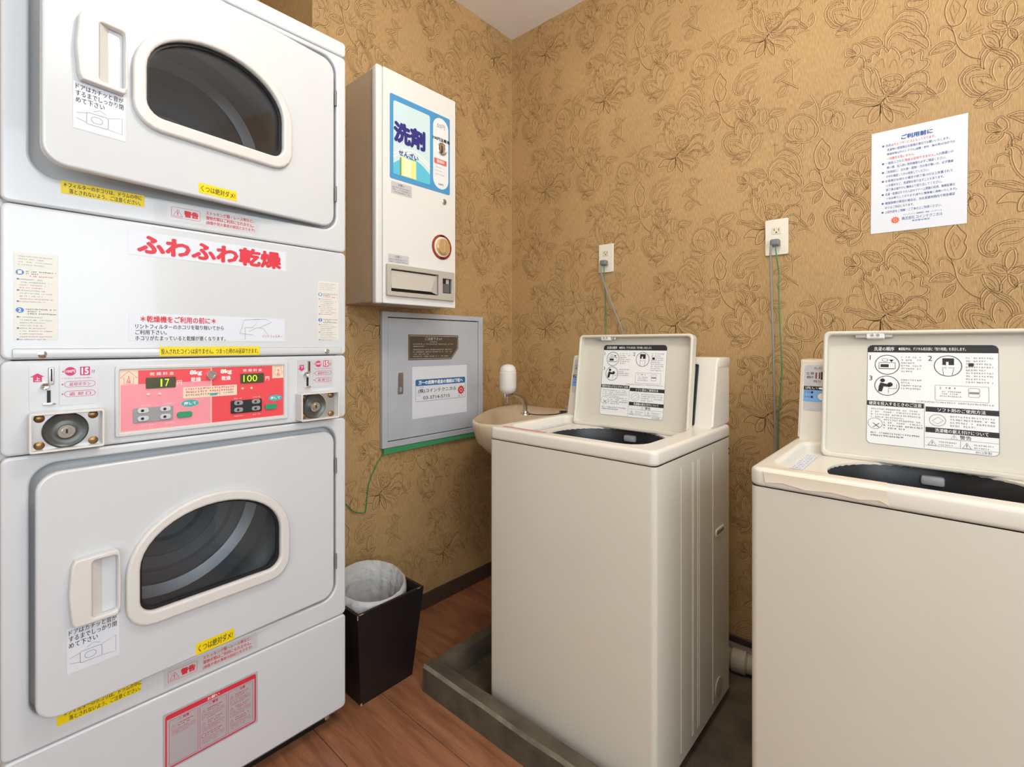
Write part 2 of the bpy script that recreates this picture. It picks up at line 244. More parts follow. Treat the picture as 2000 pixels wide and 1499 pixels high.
MOTIF=[
(2,[-10,54,-7,19,3,1,24,3,38,16,43,35,30,53,5,59,-10,54]),
(2,[-1,-2,-24,9,-42,36,-51,69,-52,93,-61,102,-46,99,-37,88,-32,73,-27,87,-20,68,-16,48,-11,25,-3,4]),
(2,[-51,101,-53,113,-46,121,-35,111,-33,129,-24,134,-16,123,-12,142,-3,141,5,125,12,136,24,125,32,107,34,93]),
(2,[34,106,44,112,60,112,62,95,70,99,82,97,80,75,96,66,92,53,76,43,58,45,46,34]),
(2,[5,-2,24,0,38,11,54,31,68,41,84,38,94,27,94,1]),
(2,[5,-4,30,-10,48,-1,64,9,78,7,90,-5,88,-19,74,-12,54,-10,38,-18,5,-4]),
(2,[1,-5,10,-24,38,-33,58,-42,68,-56,72,-68,58,-73,50,-81,44,-66,28,-54,10,-42,-3,-25,-1,-5]),
(2,[38,-18,58,-12,74,-20,78,-31,68,-43]),
(2,[-3,-9,-24,-5,-51,12,-73,14,-96,24,-101,7,-80,3,-57,-10,-33,-21,-16,-21,-3,-9]),
(3,[-18,-23,-37,-21,-57,-18,-71,-30,-79,-43,-57,-43,-42,-48]),
(3,[-12,-20,-29,-27,-40,-46,-40,-70,-24,-69,-14,-54,-11,-33,-12,-20]),
(3,[-7,-24,-5,-46,3,-67,16,-84,18,-63,12,-43,-3,-22]),
(3,[1,-5,-10,-20,-12,-46,-12,-73]),
(1,[-24,-56,-33,-66,-29,-46,-16,-34]),
(1,[5,-44,10,-66]),
(1,[-37,37,-33,54,-36,74]),
(1,[-20,15,-27,39,-24,59]),
(1,[-24,97,-16,109,-5,111,-3,83]),
(1,[10,79,16,97,24,97,28,77]),
(1,[38,73,46,88,58,86,66,73,54,59]),
(1,[-5,52,10,39,28,40,38,29]),
(1,[-3,36,14,19,32,23]),
(1,[3,10,16,13]),
(1,[-3,25,5,33,1,47]),
(1,[18,18,24,31,20,49]),
(1,[38,18,50,32,66,34]),
(1,[22,-23,38,-26,54,-26]),
(1,[18,-34,38,-44,58,-55]),
(1,[-87,13,-64,6,-42,-4]),
(2,[0,140,-1,170,5,188,18,201,34,205,52,195,70,176,82,150,96,125,96,104,84,119,70,135,54,147,46,160,30,175,14,172,5,157,4,139]),
(2,[22,215,34,228,50,228,70,219,86,200,92,179,94,158,88,140]),
(2,[-5,158,-16,179,-33,188,-48,189,-60,183,-46,170,-29,154,-14,150,-5,158]),
(2,[-68,151,-80,172,-73,183,-62,170,-60,153,-68,146]),
(2,[-71,152,-84,171,-100,175,-99,155,-87,147,-71,147]),
(2,[-68,143,-84,147,-98,135,-100,122,-82,120,-68,132,-66,142]),
(2,[-66,142,-55,133,-51,117,-51,101]),
(2,[-80,65,-77,81,-64,82,-55,73]),
(2,[-89,33,-89,52,-77,54,-62,51]),
(2,[94,-6,94,-21,103,-32,115,-36,107,-21,94,-6]),
(2,[115,-33,128,-30,134,-13,128,9,119,-5,115,-18]),
(2,[84,-46,102,-42,123,-48]),
(1,[60,152,80,146,92,131]),
(1,[12,178,24,191,38,192]),
(1,[34,184,50,185,66,167]),
(1,[42,173,58,163,70,148]),
(1,[30,214,46,217,66,206]),
(1,[70,196,80,182,84,162]),
(1,[-46,178,-31,174,-16,164]),
(1,[-91,163,-80,153]),
(1,[-91,130,-80,134]),
(1,[18,264,19,240,18,217]),
(1,[10,257,28,254]),
(1,[119,-17,126,-5]),
(2,[204,14,190,19,175,17,165,4,160,-10,165,-33,174,-52,186,-67,204,-73]),
(2,[212,1,198,9,183,8,171,-2,169,-20,177,-39,190,-60,207,-70]),
(2,[227,-30,220,-18,205,-12,184,-11,186,-34,192,-50,207,-68,217,-63]),
(2,[204,12,204,35,210,49,218,57,230,45,248,35,262,22,272,4,274,-10]),
(2,[211,-2,210,18,215,34,224,43,238,29,254,17,263,0,264,-16]),
(2,[233,-38,227,-18,228,1,235,18,247,16,259,-3,264,-22]),
(2,[256,-71,254,-48,258,-32,269,-18,285,-15,291,-22,288,-45,278,-63,266,-72,256,-71]),
(2,[255,-70,241,-61,227,-58,212,-66,202,-74,198,-81,220,-88,235,-91,250,-84,255,-70]),
(2,[261,-78,254,-93,244,-102,228,-109,227,-96,235,-91]),
(2,[190,-89,205,-79,221,-91,204,-97,190,-89]),
(2,[255,92,241,92,227,104,224,115,235,114,250,104,255,94]),
(2,[256,91,256,75,262,61,269,54,274,66,270,81,256,91]),
(2,[255,98,250,122,255,145,266,154,269,133,265,115,256,99]),
(2,[259,94,276,91,289,108,274,109,261,99]),
(2,[252,85,242,67,241,48]),
(2,[207,94,227,88,237,76,240,57,238,45,221,56,212,74,207,94]),
(2,[256,38,263,49,269,52,277,65,291,67]),
(1,[199,-28,211,-37]),
(1,[205,-24,210,-42]),
(1,[212,-35,227,-50,238,-56]),
(1,[241,4,242,-10]),
(1,[237,-2,248,-6]),
(1,[233,107,247,99]),
(1,[263,78,265,64]),
(1,[259,-50,269,-34,281,-23]),
(1,[263,-61,274,-44,284,-30]),
(1,[220,-72,234,-67,248,-70]),
(1,[215,-79,234,-79,247,-77]),
(1,[215,85,227,76,234,59]),
(1,[220,71,233,53]),
(1,[262,107,280,107]),
(3,[-159,-82,-172,-98,-182,-124,-180,-153,-170,-178,-150,-180,-138,-152,-143,-137,-138,-118,-149,-101,-159,-82]),
(3,[-170,-178,-162,-208,-158,-232,-145,-260,-129,-280,-110,-293]),
(2,[-150,-205,-153,-219,-138,-230,-124,-228]),
(2,[-160,-231,-175,-217,-192,-216,-210,-227,-215,-240,-194,-244,-172,-243,-160,-231]),
(2,[-160,-248,-172,-252,-184,-266,-186,-286,-170,-278,-160,-263,-160,-248]),
(2,[-29,-94,-55,-89,-85,-99,-105,-119,-116,-141,-112,-167,-99,-181,-83,-185,-76,-173,-69,-172]),
(2,[-29,-115,-60,-112,-83,-122,-99,-140,-103,-161,-92,-175,-78,-167,-80,-150]),
(2,[-27,-137,-44,-148,-67,-148,-76,-157]),
(2,[-253,-46,-259,-21,-248,2,-228,11,-204,3,-184,-14,-172,-38,-170,-56,-180,-73,-200,-79,-222,-75,-240,-68]),
(2,[-194,-11,-180,-38,-182,-66,-194,-74]),
(2,[-235,-13,-240,-41,-230,-64,-210,-73]),
(2,[-238,-71,-253,-64,-267,-42,-259,-42,-243,-61]),
(2,[-220,-85,-235,-92,-259,-86,-264,-70,-248,-71,-228,-80]),
(2,[-217,-83,-217,-103,-228,-118]),
(2,[-182,39,-200,48,-215,44,-222,32,-202,29,-182,37]),
(2,[-194,69,-182,45,-175,23,-173,2,-175,-20]),
(2,[-167,15,-160,35,-141,48,-112,47,-119,30,-138,19,-160,15,-167,15]),
(2,[-160,4,-145,5,-131,-8,-134,-24,-143,-35,-155,-37,-160,-16,-160,4]),
(2,[-131,-16,-117,-13,-105,-30,-105,-52,-115,-66,-129,-54,-134,-32,-131,-16]),
(2,[-194,-195,-192,-179,-177,-179,-165,-196]),
(1,[-162,-106,-172,-132,-162,-174]),
(1,[-160,-112,-150,-132,-160,-155]),
(1,[-165,-122,-162,-146]),
(1,[-138,-208,-138,-183]),
(1,[-136,-209,-129,-179]),
(1,[-134,-210,-117,-188]),
(1,[-132,-214,-108,-201]),
(1,[-131,-217,-103,-213]),
(1,[-132,-221,-108,-223]),
(1,[-202,-231,-184,-226,-170,-232]),
(1,[-177,-270,-167,-258]),
(1,[-89,-109,-99,-129,-108,-148]),
(1,[-44,-100,-67,-99]),
(1,[-38,-123,-58,-131,-76,-140]),
(1,[-228,-4,-217,-27,-222,-49]),
(1,[-210,-7,-200,-33,-204,-54]),
(1,[-248,-27,-230,-30,-210,-41]),
(1,[-155,-6,-148,-20,-153,-30]),
(1,[-122,-25,-117,-40,-122,-53]),
(1,[-150,29,-136,38,-122,45]),
(1,[-145,19,-141,31]),
(2,[-267,210,-246,196,-246,181,-259,180,-267,198,-267,210]),
(2,[-243,172,-243,130]),
(2,[-278,144,-259,127,-225,98]),
(2,[-299,144,-291,156,-264,165,-256,162,-275,148,-299,144]),
(2,[-288,96,-283,112,-270,122,-259,115,-264,99,-278,94,-288,96]),
(2,[-344,41,-341,61,-324,62,-319,36,-324,23,-338,15,-344,41]),
(2,[-313,44,-297,53,-264,40,-280,33,-308,36,-313,44]),
(2,[-313,4,-313,22,-299,27,-291,4,-294,-19,-308,-12,-313,4]),
(2,[-241,182,-230,190,-220,195]),
(1,[-262,202,-251,186]),
(1,[-286,152,-267,160]),
(1,[-283,100,-264,114]),
(1,[-335,23,-330,55]),
(1,[-302,45,-275,41]),
(1,[-305,14,-301,-8])]
# ================================================================ room
CH=2.605; AX=3.3; BY=3.4
S('ceiling',MB().box(-.5,AX+.1,-BY-.1,.1,CH,CH+.1,CEIL),0)
FL=S('floor',MB().box(-.5,AX+.1,-BY-.1,.1,-.1,-.004,mat('floor_joint',(70,40,26),.6)),0)
pm={}
def plank(x0,x1,b0):
    L=round(x1-x0,3)
    if L not in pm:
        q=MB(); q.box(0,L-.0015,-.2080,0,-.004,0,WOOD,.0012,1); o=q.build('plank',FL,0); pm[L]=o.data
    else:
        o=bpy.data.objects.new('plank',pm[L]); COL.objects.link(o); o.parent=FL
    o.location=(x0,-b0,0)
row=0; b=.945-.2095*5
while b<BY:
    x=-.5+(-.55,-.18,-.4)[row%3]
    while x<AX:
        x0=max(x,-.48); x1=min(x+.92,AX)
        if x1-x0>.05: plank(x0,x1,b if b>0 else b)
        x+=.92
    b+=.2095; row+=1
wr=S('wall_right',MB().box(-.5,AX+.1,0,.1,0,CH,WALL),0)
wl=S('wall_left',MB().box(-.1,0,-1.0245,0,0,CH,WALL),0)
S('wall_alcove_side',MB().box(-.44,-.1,-1.0245,-.93,0,CH,WALL),0)
S('wall_alcove_back',MB().box(-.5,-.44,-1.86,-.93,0,CH,WALL),0)
S('wall_left_rear',MB().box(-.5,0,-BY,-1.86,0,CH,WALL),0)
WPANE=m_glass('window_glass',(.95,.97,.97)); PLAS=mat('plain_wall_paint',(226,224,220),.9)
wk=MB()
for x0,x1,z0,z1 in((-.5,1.7,0,CH),(3.1,AX+.1,0,CH),(1.7,3.1,0,.85),(1.7,3.1,2.25,CH)): wk.box(x0,x1,-BY-.1,-BY,z0,z1,PLAS)
S('wall_back',wk,0)
wk=MB()
for x0,x1,z0,z1 in((1.7,1.75,.85,2.25),(3.05,3.1,.85,2.25),(1.75,3.05,.85,.9),(1.75,3.05,2.2,2.25),(2.375,2.425,.9,2.2)): wk.box(x0,x1,-BY-.08,-BY-.02,z0,z1,OPQ)
w2_=S('window_2',wk,0)
for x0,x1 in((1.75,2.375),(2.425,3.05)): MB().box(x0,x1,-BY-.053,-BY-.047,.9,2.2,WPANE).build('pane',w2_,0)
q=MB(frame((AX,0,0),(0,-1,0),(0,0,1))); 
wf=MB()
for y0,y1,z0,z1 in((-.85,0,0,CH),(-BY,-3.15,0,CH),(-3.15,-.85,0,.9),(-3.15,-.85,2.48,CH)): wf.box(AX,AX+.1,y0,y1,z0,z1,PLAS)
S('wall_window',wf,0)
wn=MB()
for y0,y1,z0,z1 in((-.9,-.85,.9,2.48),(-3.15,-3.1,.9,2.48),(-3.1,-.9,.9,.95),(-3.1,-.9,2.43,2.48),(-2.025,-1.975,.95,2.43)): wn.box(AX+.02,AX+.08,y0,y1,z0,z1,OPQ)
w1_=S('window_1',wn,0)
for y0,y1 in((-3.1,-2.025),(-1.975,-.9)): MB().box(AX+.047,AX+.053,y0,y1,.95,2.43,WPANE).build('pane',w1_,0)
S('baseboard_left',MB().box(0,.008,-1.0245,-.0005,0,.064,BASEM,.002,1))
S('baseboard_right',MB().box(.0005,AX,-.008,0,.0,.064,BASEM,.002,1))
# wallpaper print: lotus, heart flowers, paisleys and leaves in a half-drop repeat
def wallprint(parent,M,u0,u1,ul,flip=1):
    mb=MB(M); k=int((u0-ul)/.3145)-1
    lines=[(w,[Vector((L[i]/1000,L[i+1]/1000,0)) for i in range(0,len(L),2)]) for w,L in MOTIF]
    lines=[(w,smooth(P,3 if w>1 else 2)) for w,P in lines]
    rnd=random.Random(3); dots=[]
    for cx,cy,rx,ry,n in((.012,.024,.026,.03,34),(.128,.17,.03,.05,0)):
        for _ in range(n):
            a=rnd.uniform(0,6.28); r=math.sqrt(rnd.random()); dots.append((cx+rx*r*math.cos(a),cy+ry*r*math.sin(a)))
    for w,P in lines:
        if w==2 and len(P)>18:
            for i in range(2,len(P)-2,3):
                t=(P[i+1]-P[i-1]).normalized(); dots.append((P[i].x-t.y*.006,P[i].y+t.x*.006))
    while ul+k*.3145-.3<u1:
        for n in range(-3,4):
            ou=ul+k*.3145; ov=1.829+.644*n+(.322 if k%2 else 0)
            if ov<-.3 or ov>CH+.35: continue
            for w,P in lines:
                Q=[(p.x+ou,p.y+ov) for p in P]
                if not all(u0+.002<x<u1-.002 and .066<y<CH-.003 for x,y in Q): 
                    Q=[(x,y) for x,y in Q if u0+.002<x<u1-.002 and .066<y<CH-.003]
                    if len(Q)<3 or max(math.dist(Q[i],Q[i+1]) for i in range(len(Q)-1))>.04: continue
                mb.line(Q,(0,.0011,.0016,.0023)[w],PRD,.0006)
                if w==2: mb.line([(Q[i][0]-(Q[min(i+1,len(Q)-1)][1]-Q[max(i-1,0)][1])/(math.dist(Q[min(i+1,len(Q)-1)],Q[max(i-1,0)])+1e-6)*.0048,Q[i][1]+(Q[min(i+1,len(Q)-1)][0]-Q[max(i-1,0)][0])/(math.dist(Q[min(i+1,len(Q)-1)],Q[max(i-1,0)])+1e-6)*.0048) for i in range(1,len(Q)-1)],.0008,PRD,.0007)
                if w>1: mb.line([(x+.0022,y-.0018) for x,y in Q],.0014,PRL,.0004)  # paler line beside each stroke paints the highlight of an embossed edge
            for x,y in dots:
                x+=ou;y+=ov
                if u0+.004<x<u1-.004 and .07<y<CH-.005: mb.rect(x-.001,y-.001,x+.001,y+.001,PRD,.0005)
        k+=1
    return mb.build('wallpaper_print',parent,0)
wallprint(wr,frame((0,0,0),(1,0,0),(0,0,1)),0,2.5,.22)
wallprint(wl,frame((0,0,0),(0,1,0),(0,0,1)),-1.0245,0,-.12)
# ================================================================ stacked dryer
FX=.32; b0,b1=1.0825,1.7695
dr=thing('stacked_dryer','tall white two-tier coin dryer with red lettering, set in the wall alcove','dryer',(.0,-1.426,0))
FD=frame((FX,0,0),(0,1,0),(0,0,1))           # u=-b, v=height, n out of the front
def D(): return MB(FD)
q=MB()
for x0,x1,y0,y1,z0,z1 in((-.36,.29,-b1,-b1+.015,.03,1.955),(-.36,.29,-b0-.015,-b0,.03,1.955),(-.36,-.345,-b1,-b0,.03,1.955),(-.36,.29,-b1,-b0,1.94,1.955),(-.36,.29,-b1,-b0,.03,.045)): q.box(x0,x1,y0,y1,z0,z1,DW)
q.build('cabinet',dr,0)
MB().box(-.34,.27,-b1+.03,-b0-.03,0,.03,BLK).build('plinth',dr,0)
def fpanel(name,z0,z1,hole=None,r=.012):
    L=[rr(-b1,z0+.001,-b0,z1-.001,r)]
    if hole: L.append(hole)
    return D().plate(L,.03,DW,.005,-.03,3).build(name,dr)
fpanel('top_cap',1.9136,1.957,r=.01)
rec=lambda zb:rr(-1.7314,zb-.008,-1.112,zb+.479,.042,8)
UZ,LZ=1.42,.383
fpanel('upper_front_panel',1.3538,1.9136,rec(UZ)); fpanel('centre_panel',1.0613,1.3538)
fpanel('control_panel',.8824,1.0613); fpanel('lower_front_panel',.3185,.8824,rec(LZ)); 
bp=MB(FD); bp.plate([rr(-b1,.052,-b0,.3175,.012)],.03,DW,.005,-.03,3)
bp.raw([(-b1+.004,.055,0),(-b0-.004,.055,0),(-b0-.012,.03,-.028),(-b1+.012,.03,-.028)],[(0,1,2,3)],DW); bp.build('base_panel',dr)
D().lathe([(.007,0),(.007,.004),(.004,.005)],STEEL,Matrix.Translation((-1.135,.043,-.012)),12).build('screw',dr)
for s in(-1.714,-1.1411):
    sc=D(); sc.lathe([(.0075,-.002),(.0075,.002),(.006,.003)],CHR,Matrix.Translation((s,1.0722,.001)),16)
    sc.build('screw',dr)
# moulded ridge above the control panel
D().box(-b1+.015,-b0-.015,1.0655,1.083,.0,.0035,DW,.003,2).build('lower_ridge',dr)
def add_door(zb,th,up):
    t=R(th); M=frame((.322,-1.119,zb),(-math.sin(t),math.cos(t),0),(0,0,1))   # u=-s, v from door bottom
    d=MB(M); wz=.142; cx=-.304
    gl=dshape(cx,.1475,wz,wz+.095,wz+.2,.03); go=dshape(cx,.171,wz-.028,wz+.085,wz+.224,.05)
    d.plate([rr(-.607,0,0,.467,.036,8),dshape(cx,.155,wz-.008,wz+.092,wz+.208,.034)],.02,DW,.0045,-.02,3)
    door=d.build('door',dr)
    f=MB(M).plate([go,gl],.016,DW2,.005,-.003,3).build('window_frame',door)
    g2=dshape(cx,.1415,wz+.006,wz+.096,wz+.194,.028)
    MB(M).plate([gl,g2],.006,BLK,0,-.008).build('gasket',door)
    MB(M).plate([gl],.004,DGLASS,0,-.012).build('glass',door,0)
    h=MB(M); v0,v1=.163,.295
    out=[(-.487,v0+.004),(-.4845,v0+.05),(-.4845,v1-.05),(-.487,v1-.004),(-.491,v1),(-.555,v1-.002),(-.5595,v1-.012),(-.5625,v1-.05),(-.5635,(v0+v1)/2),(-.5625,v0+.05),(-.5595,v0+.012),(-.555,v0+.002),(-.491,v0)]
    h.plate([out,rr(-.5295,v0+.01,-.4895,v1-.01,.006)],.017,DW2,.003,0,2); h.rect(-.5295,v0+.01,-.4895,v1-.01,DW,.0008)
    h.raw([(-.5295,v0+.01,.015),(-.5295,v1-.01,.015),(-.512,v1-.01,.001),(-.512,v0+.01,.001)],[(0,3,2,1)],DW2)
    h.build('handle',door)
    for z in(.075,.345):
        MB(M).tube([(.0035,z,.001),(.0035,z+.042,.001)],.0035,mat('hinge_grey',(120,116,112),.5),8,1).build('hinge',door)
    k=MB(M); k.rect(-.3505,.0095,-.268,.0315,YEL,.0006); k.text('くつは絶対ダメ!',-.346,.0135,-.272,.0275,INK,.001,.01)
    if not up: k=MB(M); k.rect(-.3454,.003,-.2645,.029,YEL,.0006); k.text('くつは絶対ダメ!',-.341,.008,-.2685,.0245,INK,.001,.01)
    k.build('yellow_sticker',door,0)
    k=MB(M); y1=.163 if up else .162; y0=y1-.088
    k.rect(-.5645,y0,-.484,y1,STW,.0006)
    if up:
        for i,st in enumerate(('ドアはカチッと音が','するまでしっかり閉','めて下さい')): k.text(st,-.561,y1-.014-i*.0125,-.561+(.073,.073,.043)[i],y1-.0035-i*.0125,INK,.001,.01)
    else:
        for i,st in enumerate(('ドアはカチッと音が','するまでしっかり閉','めて下さい')): k.text(st,-.5615,y1-.014-i*.0125,-.5615+(.073,.073,.043)[i],y1-.0035-i*.0125,INK,.001,.01)
    k.line(rr(-.545,y0+.014,-.512,y0+.036,.003),.0007,INKG,.001,True); k.line(rr(-.538,y0+.019,-.521,y0+.031,.006),.0007,INKG,.001,True)
    for P in([(-.56,y0+.03),(-.545,y0+.034)],[(-.512,y0+.036),(-.49,y0+.044),(-.49,y0+.012),(-.512,y0+.014)],[(-.535,y0+.04),(-.525,y0+.046),(-.515,y0+.041)],[(-.56,y0+.02),(-.545,y0+.016)]): k.line(P,.0006,INKG,.001)
    k.build('instruction_sticker',door,0)
    # recess behind the door and the drum
    r=D(); zc=zb+wz+.1; bc=1.423
    r.plate([rr(-1.75,zb-.03,-1.095,zb+.495,.02),ell(-bc,zc,.2,.2,48)],.004,DW,0,-.036); r.build('door_recess',dr,0)
    MX=Matrix.Translation((FX-.036,-bc,zc))@Matrix.Rotation(R(90),4,'Y')
    dm=MB(); prof=[(.2,0),(.2,-.03),(.255,-.04),(.255,-.12),(.249,-.13),(.255,-.14),(.255,-.25),(.249,-.26),(.255,-.27),(.255,-.36)]
    prof+=[(.255,-.36),(.225,-.372),(.215,-.362),(.185,-.362),(.178,-.374),(.145,-.374),(.138,-.362),(.1,-.36),(.092,-.372),(.05,-.372),(.045,-.36),(.001,-.36)]
    dm.lathe(prof,DRUM,MX,56,False).build('drum',dr)
    return door
add_door(UZ,7.5,True); add_door(LZ,3.0,False)
# stickers and lettering on the body
def sticker(name,rect,m,fn,n=.0004):
    k=D(); 
    if rect: k.rect(-rect[0],rect[3],-rect[1],rect[2],m,n)
    fn(k); return k.build(name,dr,0)
T=lambda k,s,bl,br,zt,zb,m,bold=.012,n=.0009: k.text(s,-bl,zb,-br,zt,m,n,bold)
def yl(z):
    def f(k):
        T(k,'＊フィルターのホコリは、ドラムの中に',1.684,1.560,z-.002,z-.0115,INK,.008); T(k,'落とされないよう、ご注意ください。',1.676,1.562,z-.0135,z-.023,INK,.008)
    return f
sticker('yellow_sticker',(1.688,1.555,1.411,1.386),YEL,yl(1.411)); sticker('yellow_sticker',(1.6938,1.5607,.374,.349),YEL,yl(.374))
def tri(k,x,y,s,m,n=.0009): 
    k.line([(x-s/2,y),(x+s/2,y),(x,y+s*.85)],s*.07,m,n,True); k.rect(x-s*.04,y+s*.25,x+s*.04,y+s*.58,m,n); k.rect(x-s*.04,y+s*.1,x+s*.04,y+s*.18,m,n)
def warn(zt,bl):
    def f(k):
        z=zt-.038; k.line(rr(-bl+.008,z+.008,-bl+.064,z+.031,.002),.0006,INKR,.0008,True); tri(k,-bl+.02,z+.011,.018,INKR); T(k,'警告',bl-.033,bl-.06,z+.026,z+.0125,INKR,.04)
        for i,(s,w,m) in enumerate((('ストッキング類・レース地など、',.105,INK if False else INKR),('薄物衣類はご利用になれません。',.105,INKR),('(損傷や発火事故の原因となります)',.107,INKR))): T(k,s,bl-.076,bl-.076-w,z+.035-i*.0115,z+.026-i*.0115,m,.014)
    return f
sticker('warning_sticker',(1.5142,1.3215,1.4055,1.368),STG,warn(1.4055,1.5142)); sticker('warning_sticker',(1.5204,1.3241,.3700,.331),STG,warn(.37,1.5204))
sticker('title_sticker',(1.5835,1.2535,1.333,1.282),STW,lambda k:T(k,'ふわふわ乾燥',1.566,1.268,1.327,1.287,INKR,.035))
def lint(k):
    T(k,'＊乾燥機をご利用の前に＊',1.562,1.418,1.153,1.139,INKR,.02)
    for i,(s,w) in enumerate((('リントフィルターのホコリを取り除いてから',.17),('ご利用下さい。',.056),('ホコリがたまっていると乾燥が悪くなります。',.174))): T(k,s,1.571,1.571-w,1.135-i*.0125,1.1245-i*.0125,INK,.012)
    X=-1.365
    for P in([(0,.015),(.01,.048),(.045,.052),(.03,.03),(.012,.03)],[(.03,.05),(.06,.052),(.075,.045),(.045,.03)],[(.02,.02),(.04,.03),(.055,.028),(.066,.012)],[(.0,.015),(.03,.012)],[(.012,.0),(.012,.03)]): k.line([(X+x,1.103+y) for x,y in P],.0007,INKG,.0009)
    T(k,'リントフィルター',1.312,1.263,1.115,1.109,INKR,.01)
sticker('lint_sticker',(1.582,1.256,1.158,1.0985),STW,lint)
sticker('yellow_sticker',(1.5292,1.32,1.0858,1.0655),YEL,lambda k:T(k,'投入されたコインは戻りません。つまった時のみ返却できます。',1.526,1.324,1.0815,1.069,INK,.012,.0044),.004)
def lst(bl,br,zt,zb):
    def f(k):
        w=bl-br; k.rect(-bl,zt-.026,-br,zt,STC,.0006)
        for i in range(4): k.dashes(-bl+.006,-br-.008-(i%2)*.012,zt-.008-i*.0052,.0018,INKG,.0008)
        z=zt-.031
        for j in range(2):
            k.poly(ell(-bl+.008,z-.006,.0055,.005,20),BLUE2,.0008); T(k,'12'[j],bl-.006,bl-.0098,z-.003,z-.009,INKW,.02,.001)
            for i in range(3): k.dashes(-bl+.016,-br-.003-(i==1)*.022,z-.005-i*.0042,.0022,INKR if(i==2 and not j) else INK,.0009)
            z-=.02
            for i in range(9):
                x1=-br-.002-(.02 if i%3==0 else (.006 if i%2 else .016)); 
                if i%4==0: k.rect(-bl+.004,z,-bl+.007,z+.0025,BLUE2,.0009)
                k.dashes(-bl+.008,x1,z,.0017,INKR if i in(3,8) and not j else INKG,.0009); z-=.0052
            z-=.004
    return f
sticker('instruction_list',(1.7523,1.6917,1.2627,1.0997),STC,lst(1.7523,1.6917,1.2627,1.0997)); sticker('instruction_list',(1.1678,1.105,1.2665,1.1035),STC,lst(1.1678,1.105,1.2665,1.1035))
def redlow(k):
    bl,br,zt,zb=1.5222,1.3235,.2727,.145
    k.line(rr(-bl+.006,zb+.005,-br-.006,zt-.006,.004),.003,INKR,.0008,True); k.rect(-bl+.006,zt-.015,-br-.006,zt-.005,INKR,.0009); T(k,'お願い',bl-.087,bl-.112,zt-.0065,zt-.0135,INKW,.01,.0012)
    for j in range(3):
        x0=-bl+.012+j*.0595; x1=x0+.0555; k.line(rr(x0,zb+.01,x1,zt-.019,.002),.0006,INKR,.0008,True)
        T(k,('危険','警告','注意')[j],-x0-.026,-x0-.038,zt-.02,zt-.0255,INKR,.02); tri(k,x0+.02,zt-.0255,.006,INKR)
        z=zt-.035
        for bnum in range((1,3,3)[j]):
            if bnum==2 and j==1: k.line(ell(x0+.008,z,.0045,.0045,16),.0008,INKR,.0009,True)
            else: tri(k,x0+.008,z-.004,.009,INKR)
            k.dashes(x0+.016,x1-.008,z+.001,.003,INKR,.0009); k.dashes(x0+.016,x1-.014,z-.004,.003,INKR,.0009)
            for i in range(4): k.dashes(x0+.004,x1-.004-(i==3)*.015,z-.009-i*.0035,.0018,INKR,.0009)
            z-=.028
sticker('safety_sticker',(1.5222,1.3235,.2727,.145),mat('sticker_silver',(198,194,200),.3,.3),redlow)
# coin boxes, slot plates
def coin(bl,br,zt,zb,side):
    cx=-(bl+br)/2; c=MB(FD)
    c.plate([rr(-bl,zb,-br,zt,.004),rr(-bl+.004,zb+.004,-br-.004,zt-.004,.002)],.036,DW2,.0012,.0); o=c.build('coin_box',dr)
    p=D(); p.rect(-bl+.004,zb+.004,-br-.004,zt-.004,STEEL,.014); p.build('steel_plate',o,0)
    x=cx-.002 if side<0 else cx-.012; z=(zt+zb)/2
    D().lathe([(.034,.0),(.034,.004),(.031,.0075),(.027,.005),(.019,.0025),(.017,.003)],CUP,Matrix.Translation((x,z,.0145)),36).build('lock_cup',o)
    l=D(); l.lathe([(.0135,0),(.0135,.011),(.012,.013),(.0075,.013),(.007,.0145)],CHR,Matrix.Translation((x,z-.001,.017)),28); l.rect(x-.0015,z-.005,x+.0015,z+.003,BLK,.0318); l.build('lock',o)
    for sx,sz in((-1,1),(1,1),(1,-1),(-1,-1)):
        D().lathe([(.008,0),(.0075,.003),(.004,.005)],BRASS,Matrix.Translation((cx+sx*(bl-br)*.36,z+sz*.0255,.0145)),18).build('rivet',o)
coin(1.7345,1.6265,.9625,.8885,-1); coin(1.2285,1.1215,.9625,.8885,1)
